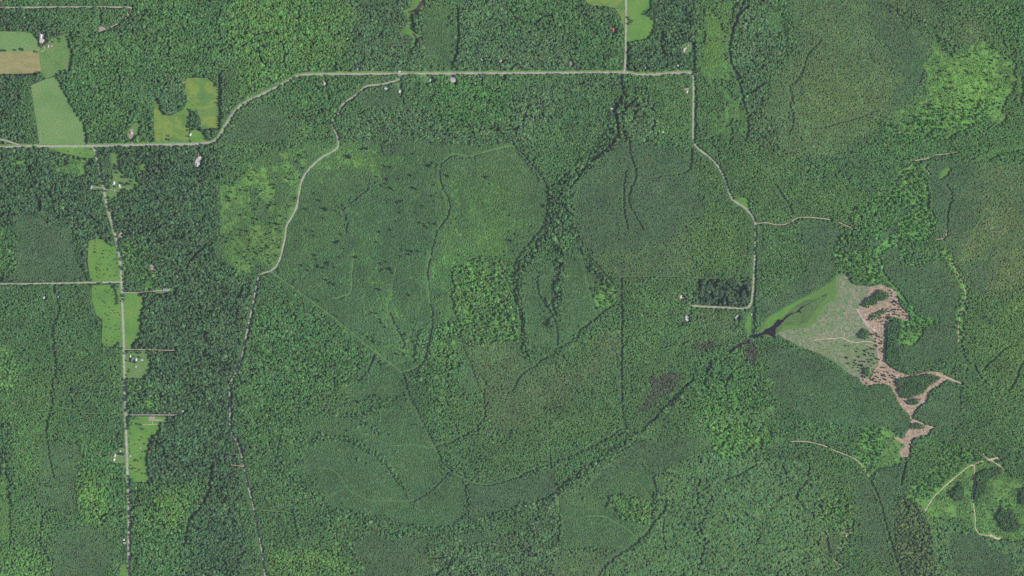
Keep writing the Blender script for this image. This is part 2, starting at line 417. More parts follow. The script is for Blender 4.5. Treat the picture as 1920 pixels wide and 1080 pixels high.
# --- south
ZL('V', 9, '573,838 590,824 620,820 655,822 680,835 700,850 720,865 738,880 745,895 752,912 765,922')
ZL('V', 18, '500,840 520,860 535,885 545,905 560,920 590,940 605,960 615,985 630,1010 650,1030 680,1060 695,1090')
Z('W', '770,26 795,20 797,62 786,66 775,56 770,44')
ZL('W', 17, '1030,940 1060,918 1086,892 1130,866 1176,834 1222,806 1256,766 1304,726 1338,704 1390,668')
ZL('V', 16, '615,965 650,962 680,970 700,985 720,1000 735,1010 752,992 780,988 810,1000 850,998 880,988 920,970 960,955 1000,945 1030,935')
ZL('V', 12, '560,772 600,778 640,780 680,780 715,770 735,750')
ZL('V', 7, '660,778 690,800 710,812')
Z('P', '690,1000 730,1010 760,1005 800,1010 800,1030 830,1070 720,1080 660,1020')
Z('E', '795,1030 850,1010 960,1000 1050,930 1080,905 1050,1010 1040,1080 850,1080')
Z('P', '860,1000 930,995 945,1015 870,1020')
Z('R', '1040,930 1180,830 1260,760 1330,700 1400,650 1440,700 1350,790 1250,860 1180,880 1110,930 1050,1010')
Z('H', '1320,660 1400,640 1450,720 1430,790 1310,790 1270,760')
Z('F', '1260,760 1310,770 1330,800 1280,830 1200,850')
Z('P', '1190,830 1330,810 1350,850 1260,870 1240,900 1100,940 1090,915')
Z('L', '1048,925 1100,920 1200,870 1230,890 1225,960 1215,1000 1170,1030 1060,1030')
Z('B', '1140,930 1170,925 1222,940 1215,985 1170,975'); ZN('O', 0.2, 13, '1140,930 1170,925 1222,940 1215,985 1170,975')
Z('Q', '1040,1030 1170,1040 1120,1080 1040,1080')
Z('R', '1110,1080 1140,1050 1215,1010 1240,960 1225,900 1260,870 1340,840 1480,860 1560,900 1540,1080')
Z('R', '1300,790 1450,760 1480,830 1420,850 1380,855 1330,830')
Z('B', '1325,790 1430,795 1480,810 1440,830 1390,860 1350,860 1335,830'); ZN('O', 0, 12, '1325,790 1430,795 1480,810 1440,830 1390,860 1350,860 1335,830')
Z('F', '1480,830 1560,845 1625,885 1660,1000 1680,1080 1600,1080 1610,980 1560,930')
Z('P', '1600,900 1628,895 1660,1000 1670,1060 1620,1040')
Z('C', '1620,800 1660,800 1690,812 1695,855 1688,870 1650,880 1632,895 1612,870 1600,855 1605,830')
Z('O', '1600,850 1625,800 1660,805 1655,850 1632,895')
Z('P', '1650,880 1680,872 1690,900 1670,960 1690,960 1680,1020 1660,980 1640,910')
Z('F', '1706,830 1745,815 1770,830 1760,870 1710,900 1695,900 1700,860')
Z('O', '1770,830 1800,835 1826,855 1830,872 1794,890 1735,955 1700,935 1712,905 1758,870')
Z('Y', '1690,930 1735,955 1745,1000 1775,1080 1690,1080 1678,1000 1680,960')
Z('R', '1735,960 1772,978 1830,1000 1920,1030 1920,1080 1770,1080 1745,1000')
Z('P', '1775,1000 1830,1000 1860,1030 1900,1040 1890,1080 1840,1080 1780,1030')
Z('B', '1530,965 1572,925 1590,930 1606,985 1600,1005 1582,1030 1568,1050 1575,1010 1550,985'); ZN('O', 0, 12, '1530,965 1572,925 1590,930 1606,985 1600,1005 1582,1030 1568,1050 1575,1010 1550,985')
Z('P', '1550,995 1572,1010 1568,1045 1552,1030')
Z('C', '1731,958 1757,929 1794,890 1824,872 1850,860 1879,868 1898,894 1920,908 1920,1007 1898,1016 1877,1014 1864,1010 1842,1005 1831,996 1814,988 1809,977 1790,973 1772,975 1748,968')
Z('I', '1829,892 1850,881 1877,877 1879,888 1861,894 1850,905 1848,920 1838,929 1831,945 1826,933 1831,918 1827,901')
Z('I', '1780,925 1787,918 1800,910 1801,903 1807,914 1809,931 1800,940 1787,934')
Z('I', '1868,968 1881,953 1898,951 1905,973 1916,983 1905,999 1887,997 1877,986')
Z('O', '1873,942 1890,935 1905,948 1900,955 1880,957')
Z('I', '1912,918 1920,908 1920,955 1914,945')
# --- standing dead and browned stands
Z('X', '1225,703 1250,697 1270,700 1272,712 1262,730 1240,745 1225,760 1210,772 1198,770 1215,745 1222,725 1217,712')
Z('X', '1298,648 1312,642 1335,642 1338,655 1315,658 1298,655')
Z('X', '1395,650 1405,640 1422,645 1422,670 1410,685 1397,672')
Z('K', '1308,528 1350,525 1380,530 1410,525 1409,570 1400,574 1370,575 1312,572')
ZN('H', .3, 9, '1312,530 1405,530 1405,568 1315,568')
zone0 = zone.copy()

# colour drifts of the vegetation: x, y, rx, ry, rgb factor
BLOBS = [(1850, 400, 50, 40, (1.32, 1.12, 1.05)), (1872, 430, 26, 20, (1.2, 1.06, 1.05)), (1828, 455, 24, 18, (1.25, 1.08, 1.)), (1815, 475, 22, 14, (1.2, 1.06, 1.)), (1890, 470, 30, 60, (1.35, 1.12, .95)), (1800, 520, 30, 60, (1.2, 1.1, 1.0)), (1900, 640, 60, 90, (1.25, 1.15, .9)), (1905, 570, 14, 10, (1.6, 1.2, 1.)),
 (1880, 520, 50, 40, (1.35, 1.1, 1.)), (1560, 190, 70, 60, (1.25, 1.14, .95)), (1700, 40, 60, 40, (1.12, 1.05, 1.0)), (1830, 60, 40, 30, (1.2, 1.05, 1.)),
 (1350, 430, 60, 40, (1.22, 1.14, .9)), (1340, 490, 60, 30, (1.2, 1.12, .9)), (930, 740, 90, 60, (1.10, 1.04, 1.0)),
 (560, 70, 90, 60, (1.05, 1.06, .95)), (850, 500, 60, 60, (1.06, 1.08, .96)), (1130, 550, 30, 20, (1.25, 1.05, .95)),
 (50, 850, 70, 130, (1.06, 1.1, .95)), (170, 930, 40, 60, (1.1, 1.12, .9)), (320, 950, 40, 40, (1.12, 1.12, .9)), (300, 380, 120, 120, (.97, .95, 1.)),
 (440, 470, 40, 50, (1.1, 1.08, .9)), (490, 330, 50, 40, (1.15, 1.08, .9)), (1350, 60, 30, 70, (1.15, 1.08, .9)), (1335, 100, 15, 40, (1.15, 1.08, .85)),
 (1340, 820, 60, 30, (1.1, 1.12, .9)), (740, 550, 200, 200, (.96, 1., 1.02)), (640, 600, 160, 120, (.96, .98, 1.05)), (700, 880, 160, 80, (.95, .97, 1.02)),
 (90, 465, 60, 60, (.93, .92, 1.)), (1500, 580, 80, 60, (.98, .98, 1.)), (1240, 380, 120, 100, (1.06, 1.02, 1.05)), (1720, 560, 70, 60, (.95, 1., .95)),
 (1580, 760, 90, 60, (.9, 1.05, .9)), (1390, 740, 60, 50, (.92, 1.05, .9)), (1330, 770, 50, 30, (1.1, 1.15, .9)), (1000, 930, 60, 30, (1., .98, 1.06)), (1815, 160, 85, 70, (1.25, 1.3, 1.)), (740, 400, 80, 90, (.9, .9, 1.0)), (1660, 420, 70, 70, (1.05, 1.12, 1.)), (900, 420, 70, 110, (1.12, 1.1, .95)), (620, 420, 50, 60, (1.06, 1.06, 1.)), (1880, 20, 40, 60, (.95, 1.1, .95)), (1700, 260, 60, 40, (1.0, 1.1, .95)), (1840, 280, 60, 30, (1., 1.08, .95)),
 (1060, 210, 90, 60, (1.03, .99, 1.06)), (1030, 60, 90, 60, (1.06, 1.0, 1.08)), (940, 40, 60, 50, (.95, 1.05, .95)), (880, 190, 70, 40, (.9, 1.05, .92)),
 (1470, 960, 120, 80, (1.02, 1.02, 1.0)), (1250, 1000, 80, 60, (1., 1.03, .98)), (1550, 1050, 60, 30, (1.15, 1.02, .95)), (1535, 1010, 40, 40, (1.15, 1., .95)), (1700, 1040, 40, 60, (1.1, 1.0, 1.0))]
drift = np.ones((GH, GW, 3), np.float32)
XX, YY = np.meshgrid(np.arange(GW) - PAD, np.arange(GH) - PAD)
for x, y, rx, ry, f in BLOBS:
    x0, x1, y0, y1 = max(0, int(x - 2.5 * rx) + PAD), min(GW, int(x + 2.5 * rx) + PAD), max(0, int(y - 2.5 * ry) + PAD), min(GH, int(y + 2.5 * ry) + PAD)
    sl = (slice(y0, y1), slice(x0, x1))
    g = np.exp(-(((XX[sl] - x) / rx) ** 2 + ((YY[sl] - y) / ry) ** 2) * 1.1)[..., None]
    drift[sl] *= 1 + g * (np.array(f) - 1)
lf1, lf2, lf3 = vnoise(120, 1), vnoise(34, 2), vnoise(60, 3)
drift *= (1 + .15 * lf1 + .16 * lf2 + .12 * vnoise(13, 4, 2))[..., None]  # random stand tone; broad lf1 also paints soft relief shading into the colour
drift[..., 0] *= 1 + .10 * lf3; drift[..., 2] *= 1 - .07 * lf3

# ------------------------------------------------------------------ where no tree stands: fields, roads, tracks, water
clear = np.zeros((GH, GW), bool)
def clear_poly(p, grow=0.0):
    r = poly_mask(chaikin(p, True, 2))
    if r is not None: clear[r[0]][r[1]] = True
    if grow:
        c = chaikin(p, True, 1); clear_line(np.vstack([c, c[:1]]), 2 * grow)
def clear_line(p, w):
    sl, D = line_dist(chaikin(p), w + 4)
    clear[sl] |= D < w / 2 * (1 + .3 * wob_n[sl])

# materials of the ground
GR = {}
GR['hay'] = ground_mat('hay_meadow', [(.110, .215, .064), (.145, .258, .078), (.185, .262, .092)], .012, .26, (.1, 9, .09))
GR['lush'] = ground_mat('lush_pasture', [(.085, .205, .038), (.112, .245, .042), (.145, .250, .050)], .02, .25)
GR['yellow'] = ground_mat('weedy_hay_field', [(.080, .185, .042), (.105, .210, .042), (.190, .262, .045), (.115, .220, .046), (.155, .245, .046)], .022, .25, (0, 7, .06))
GR['tilled'] = ground_mat('stubble_field', [(.215, .215, .085), (.310, .262, .118), (.240, .240, .090), (.330, .268, .130)], .015, .22, (1.55, 5, .10))
GR['verge'] = ground_mat('mown_verge', [(.110, .250, .056), (.150, .290, .070)], .03, .35)
GR['track'] = ground_mat('grassy_track', [(.095, .215, .052), (.140, .255, .068)], .05, .3)
GR['yard'] = ground_mat('yard_grass', [(.085, .195, .050), (.120, .225, .060), (.160, .215, .080)], .035, .3)
GR['gravel'] = ground_mat('gravel_road', [(.300, .270, .225), (.400, .365, .315), (.340, .310, .255), (.470, .435, .380)], .035, .24)
GR['sand'] = ground_mat('sandy_track', [(.40, .33, .21), (.56, .47, .31), (.46, .38, .25)], .05, .2)
GR['bare'] = ground_mat('bare_dirt', [(.260, .215, .160), (.360, .300, .240), (.300, .240, .170)], .06, .3)
GR['pale'] = ground_mat('pale_gravel', [(.480, .440, .400), (.620, .580, .540)], .08, .2)
GR['slash'] = ground_mat('logging_slash', [(.160, .160, .090), (.390, .270, .190), (.480, .350, .260), (.250, .205, .135), (.440, .305, .220), (.130, .190, .080)], .07, .45)
GR['cut'] = ground_mat('old_clearcut', [(.080, .190, .060), (.160, .210, .100), (.270, .240, .170), (.105, .205, .072), (.215, .225, .135), (.300, .250, .190)], .045, .42)
GR['wet'] = ground_mat('marsh_sedge', [(.080, .190, .034), (.105, .245, .040), (.095, .180, .040), (.115, .260, .050)], .014, .2)
GR['cutgreen'] = ground_mat('regrowing_clearcut', [(.085, .190, .058), (.165, .210, .100), (.100, .205, .066), (.250, .235, .155), (.095, .195, .062), (.215, .225, .135)], .06, .42)
GR['olive'] = ground_mat('sedge_in_water', [(.060, .120, .032), (.095, .175, .042), (.070, .120, .044), (.100, .200, .045)], .03, .3)
GR['mud'] = ground_mat('stream_mud', [(.030, .024, .026), (.075, .050, .046), (.045, .032, .034)], .05, .4)
mw, t_, b_ = new_mat('dark_pond_water'); b_.inputs['Base Color'].default_value = (.012, .009, .016, 1); b_.inputs['Roughness'].default_value = .12
nn = noise_node(t_, .4, 3, N(t_, 'ShaderNodeNewGeometry').outputs['Position']); bb = N(t_, 'ShaderNodeBump'); bb.inputs['Strength'].default_value = .08
t_.links.new(nn.outputs['Fac'], bb.inputs['Height']); t_.links.new(bb.outputs['Normal'], b_.inputs['Normal']); GR['water'] = mw

SHEETS = []
def field(name, mat, s, z=.10, rough=1.0, clr=True, label=None, smooth=1):
    p = P(s); q = p.copy()
    q[p[:, 0] <= 0, 0] = -PAD; q[p[:, 1] <= 0, 1] = -PAD; q[p[:, 0] >= 1920, 0] = 1920 + PAD; q[p[:, 1] >= 1080, 1] = 1080 + PAD
    if clr: clear_poly(q, 1.9 if smooth else 2.3)
    SHEETS.append((name, q, z, GR[mat], label, rough, smooth))

field('hay_field', 'hay', '0,58 60,59 66,72 72,80 75,92 72,97 0,99', label='pale green hay field left of the farm buildings', rough=.5, smooth=0)
field('ploughed_field', 'tilled', '0,100 72,96 74,110 77,136 40,138 0,141', z=.14, rough=.3, smooth=0, label='tan stubble field at the left edge')
field('pasture', 'yard', '72,100 74,92 82,84 90,80 95,72 110,67 132,60 138,58 125,70 128,82 133,98 134,115 131,130 115,132 105,140 98,146 85,148 77,138')
field('hay_field', 'hay', '57,160 85,148 105,141 112,158 122,178 135,200 148,220 157,232 160,250 160,271 73,271 68,230 62,190', label='tall tapering pale hay field north of the road', rough=.5, smooth=0)
field('hay_field', 'yellow', '347,146 409,146 410,240 395,240 378,243 375,222 368,205 362,197 352,190 347,170', rough=.5, smooth=0, label='yellow-flecked field beside a dark tree row')
field('hay_field', 'yellow', '288,190 298,187 299,205 303,215 320,217 340,207 352,196 362,200 355,215 354,235 354,268 290,268 288,230', rough=.5, smooth=0, label='yellow-flecked field just north of the road')
field('meadow', 'lush', '322,218 334,212 346,202 350,188 358,194 368,205 364,212 354,208 346,212 336,218', z=.13)
field('yard', 'lush', '356,243 375,245 385,256 386,267 355,268')
field('bare_ground', 'pale', '74,63 79,62 82,66 82,73 84,77 79,81 73,79 75,72', z=.13)
field('ploughed_field', 'tilled', '0,0 22,0 22,9 0,10', rough=.3, smooth=0)
field('pasture', 'lush', '85,277 174,277 179,296 160,297 140,292 110,285')
field('meadow', 'yard', '207,290 222,284 222,310 230,325 248,335 256,346 250,352 232,353 216,372 204,366 200,352 210,340 215,330 212,310')
field('meadow', 'lush', '262,310 274,305 275,320 262,320')
field('pasture', 'lush', '166,452 180,447 195,449 208,463 215,460 222,480 226,527 170,527 164,490', rough=.5, smooth=0)
field('pasture', 'lush', '172,535 226,533 229,650 190,650 192,600 180,590 172,560', rough=.5, smooth=0)
field('pasture', 'lush', '232,549 258,549 266,556 268,575 263,590 264,610 260,632 247,643 245,654 233,654', rough=.5, smooth=0)
field('yard', 'yard', '236,658 279,658 281,675 278,708 240,711 236,700', rough=.5, smooth=0)
field('pasture', 'lush', '240,781 312,781 314,790 300,793 297,812 285,815 277,835 274,860 277,885 278,904 242,904', rough=.5, smooth=0)
field('yard', 'yard', '203,862 210,852 216,842 228,838 237,844 238,869 212,869')
field('pasture', 'lush', '238,1053 225,1065 206,1080 241,1080')
field('yard', 'yard', '238,248 246,236 255,228 264,232 263,245 255,256 248,262 238,258')
field('yard', 'bare', '243,244 250,240 250,254 246,262 240,256', z=.13)
field('meadow', 'lush', '607,182 609,176 615,170 618,178 618,184')
field('bare_ground', 'bare', '604,150 609,152 611,162 606,162', z=.12)
field('yard', 'yard', '741,155 752,156 751,163 753,173 746,174 746,165')
field('yard', 'yard', '792,144 806,143 806,157 795,157')
field('bare_ground', 'pale', '843,145 855,143 856,153 848,155 844,152', z=.12)
field('bare_ground', 'bare', '1068,113 1074,111 1074,122 1069,126')
field('hay_field', 'yellow', '1085,0 1172,0 1172,58 1168,45 1163,28 1150,11 1090,11', z=.1)
field('hay_field', 'lush', '1176,0 1213,0 1224,12 1211,20 1208,30 1220,32 1228,45 1222,66 1210,73 1180,79 1175,77')
field('yard', 'yard', '1276,86 1292,78 1298,80 1297,98 1290,104 1277,98')
field('bare_ground', 'bare', '1281,166 1292,164 1292,171 1287,173', z=.12)
field('bare_ground', 'pale', '1145,202 1152,203 1150,207 1146,206', z=.12)
field('yard', 'pale', '366,300 374,292 380,294 375,304 374,312 366,314', z=.12)
field('yard', 'lush', '372,292 382,290 380,300 375,302')
field('yard', 'yard', '166,350 172,345 180,348 190,350 190,354 176,356 168,355')
field('bare_ground', 'bare', '222,436 228,434 230,446 224,450')
field('bare_ground', 'bare', '280,496 292,496 292,510 282,506')
field('yard', 'yard', '290,541 330,540 333,546 300,551 290,549')
field('garden_plot', 'bare', '279,781 290,781 290,786 304,786 304,789 279,789', z=.14, rough=.3, smooth=0, clr=False)
field('clearing', 'lush', '1378,372 1400,369 1405,385 1407,394 1390,386', label='small bright green clearing inside the bend of the road')
field('clearing', 'wet', '1760,335 1764,325 1771,317 1779,313 1783,318 1779,325 1772,331 1764,337', label='lone bright crescent clearing in smooth young forest')
field('clearing', 'lush', '1402,586 1409,585 1408,620 1403,628 1398,612', clr=True)
field('bare_ground', 'pale', '1283,594 1289,591 1293,600 1288,602', z=.12)
field('clearing', 'cut', '1556,986 1572,979 1592,975 1606,986 1600,1000 1586,1020 1577,1044 1568,1051 1574,1022 1561,999', label='thin pale clearing with scattered dark trees in the lower right woods', clr=False, rough=3)
field('bare_ground', 'bare', '186,50 196,50 200,56 190,57 186,62 184,58')
field('stream_meadow', 'wet', '750,20 760,18 772,14 783,0 795,0 797,6 791,18 781,24 771,28 773,40 766,52 776,59 783,66 797,64 784,70 781,82 771,96 763,104 770,88 776,75 771,66 757,64 751,58 761,50 765,40 763,28 755,22')
field('stream_mud', 'mud', '763,22 768,20 778,17 784,10 788,2 794,2 794,8 789,15 782,21 770,25', z=.16)
field('stream_mud', 'mud', '771,61 778,64 783,72 780,86 777,84 779,72', z=.16)
field('old_clearcut', 'cut', '1576,512 1590,515 1598,536 1632,535 1662,560 1664,620 1660,664 1664,692 1640,694 1614,708 1597,705 1580,690 1560,675 1530,660 1500,650 1484,640 1465,633 1458,620 1480,612 1521,613 1528,592 1545,567 1560,540 1570,520', label='mottled green and tan clearcut east of the pond')
field('clearcut_grass', 'cutgreen', '1500,640 1535,640 1575,640 1610,646 1640,650 1650,668 1640,685 1600,695 1570,676 1530,655', z=.12, rough=4, clr=False)
field('clearcut_grass', 'cutgreen', '1465,624 1490,620 1530,616 1555,600 1560,570 1575,548 1590,560 1580,590 1570,612 1540,625 1500,632', z=.113, rough=4, clr=False)
field('clearcut_grass', 'cutgreen', '1530,590 1548,566 1564,540 1570,522 1580,530 1576,550 1560,575 1545,596', z=.128, rough=3, clr=False)
field('fresh_clearcut', 'slash', '1628,538 1653,534 1669,540 1680,546 1682,555 1685,566 1691,578 1699,583 1708,599 1702,602 1686,597 1674,594 1668,602 1662,615 1656,622 1655,636 1657,656 1658,665 1661,680 1671,689 1690,700 1711,705 1730,699 1746,696 1771,699 1776,706 1793,713 1806,720 1792,717 1774,711 1766,719 1752,727 1744,732 1740,744 1735,755 1722,762 1714,771 1711,786 1706,786 1706,778 1692,766 1678,740 1672,726 1666,722 1655,719 1638,720 1628,723 1616,720 1611,708 1616,700 1632,693 1648,687 1645,660 1640,640 1634,625 1621,607 1606,580 1614,576 1626,556 1632,544', z=.14, label='freshly logged pinkish brown clearcut with slash')
field('fresh_clearcut', 'slash', '1707,789 1712,786 1719,789 1732,795 1742,799 1756,801 1742,806 1746,814 1724,817 1710,824 1706,835 1707,855 1689,859 1687,842 1698,838 1694,832 1674,821 1682,820 1696,824 1699,811 1705,805 1707,797', z=.14)
field('marsh', 'wet', '1425,618 1436,600 1451,589 1472,577 1497,563 1524,550 1541,540 1561,527 1570,515 1573,513 1566,537 1571,545 1566,563 1549,569 1538,588 1527,605 1521,614 1498,615 1475,618 1459,625 1456,632 1440,632 1425,628', z=.18, label='bright green marsh around the dark pond')
field('marsh', 'olive', '1440,626 1450,604 1462,596 1474,588 1490,574 1506,566 1524,558 1540,553 1552,549 1548,562 1534,574 1526,590 1518,604 1500,607 1478,609 1462,618 1452,628', z=.20, rough=2, clr=False)
field('pond', 'water', '1538,558 1519,568 1507,575 1502,581 1505,589 1499,586 1488,588 1479,594 1472,600 1463,608 1454,616 1455,630 1448,633 1440,627 1425,631 1410,633 1404,632 1410,629 1425,626 1440,617 1450,611 1457,602 1460,599 1465,601 1473,593 1485,586.5 1497,582 1503,575 1518,567.4', z=.24, rough=1.6, label='dark branching pond at the west tip of the marsh')
field('pond_channel', 'water', '1541,556 1548,552 1556,548 1548,553 1541,557.5', z=.24, rough=.4, clr=False)
field('stream_mud', 'mud', '1365,658 1378,649 1390,641 1402,635 1406,640 1392,646 1380,652 1368,660', z=.16)

# roads: name, material, width, verge width (0 none), width kept free of trees, points
ROADS = [
 ('road', 'gravel', 3.6, 9.6, 7.2, '-90,276 0,276 30,275 60,274 170,274 240,272 330,271 385,269 400,266 409,258 415,248 424,232 436,214 445,203 458,192 480,182 505,170 530,157 552,144 565,140.5 580,139 680,138.5 760,138 900,137.5 960,137 1060,136.5 1120,136 1168,135.5 1180,137 1195,140 1230,140 1250,137.5 1275,136 1297,136', 'long pale gravel road crossing the upper half of the picture'),
 ('road', 'gravel', 2.6, 5, 5, '-90,240 0,261 20,266 38,273', None),
 ('road', 'gravel', 2.8, 5.0, 5.0, '1296,136 1300,142 1300.5,160 1300,200 1299.5,240 1299,262 1303,272 1315,284 1328,292 1340,303 1352,320 1361,340 1366,358 1372,372 1380,379 1392,386 1404,396 1412,406 1416.5,418 1417,440 1415,480 1413.5,520 1412,545 1410,562 1407,573 1400,578 1392,579 1370,577 1340,576 1310,574.5 1298,573', 'gravel road winding down the right of the picture to the dark plantation'),
 ('road', 'gravel', 3.0, 5.0, 5.5, '1174,-90 1174,0 1174,30 1173.5,70 1173,100 1172,125 1170,135', None),
 ('road', 'gravel', 3.6, 8.0, 6.8, '174,274 177,280 180,290 186,312 190,335 194,352 197,368 200,385 205,402 211,425 217,445 221,460 225,490 227,515 228,540 229,575 231,610 232,655 233,700 234,740 235,775 236,810 238,850 239,890 240,920 241,950 241.5,1000 241,1050 241,1180', 'straight gravel road running down the left of the picture'),
 ('road', 'gravel', 2.2, 4.5, 4.5, '-90,533 0,532.5 60,532 120,531 180,529.5 227,528.5', None),
 ('road', 'gravel', 2.7, 4.0, 5.0, '757,139 752,147 742,151 725,156 710,159 690,160 682,164 672,174 660,183 645,192 638,203 635,215 626,225 621,231 625,240 632,253 635,268 633,277 623,285 607,292 592,304 580,316 569,330 562,350 559,375 555,392 545,410 538,420 535,435 534,448 530,465 525,485 518,500 508,508 494,512 486,516 483,526 478,550 472,580 466,608 459,640 454,668 447,690 438,707 430,718 430,740 432,770 430,795 434,812 443,826 450,845 456,870 461,895 467,920 474,945 480,975 486,1005 491,1035 496,1065 504,1180', 'narrow gravel lane winding through the regrowth'),
 ('road', 'gravel', 2.0, 4.0, 3.6, '-90,14.5 0,14 20,14.5 60,13.5 120,13 200,13 238,13.5 247,14', None),
]
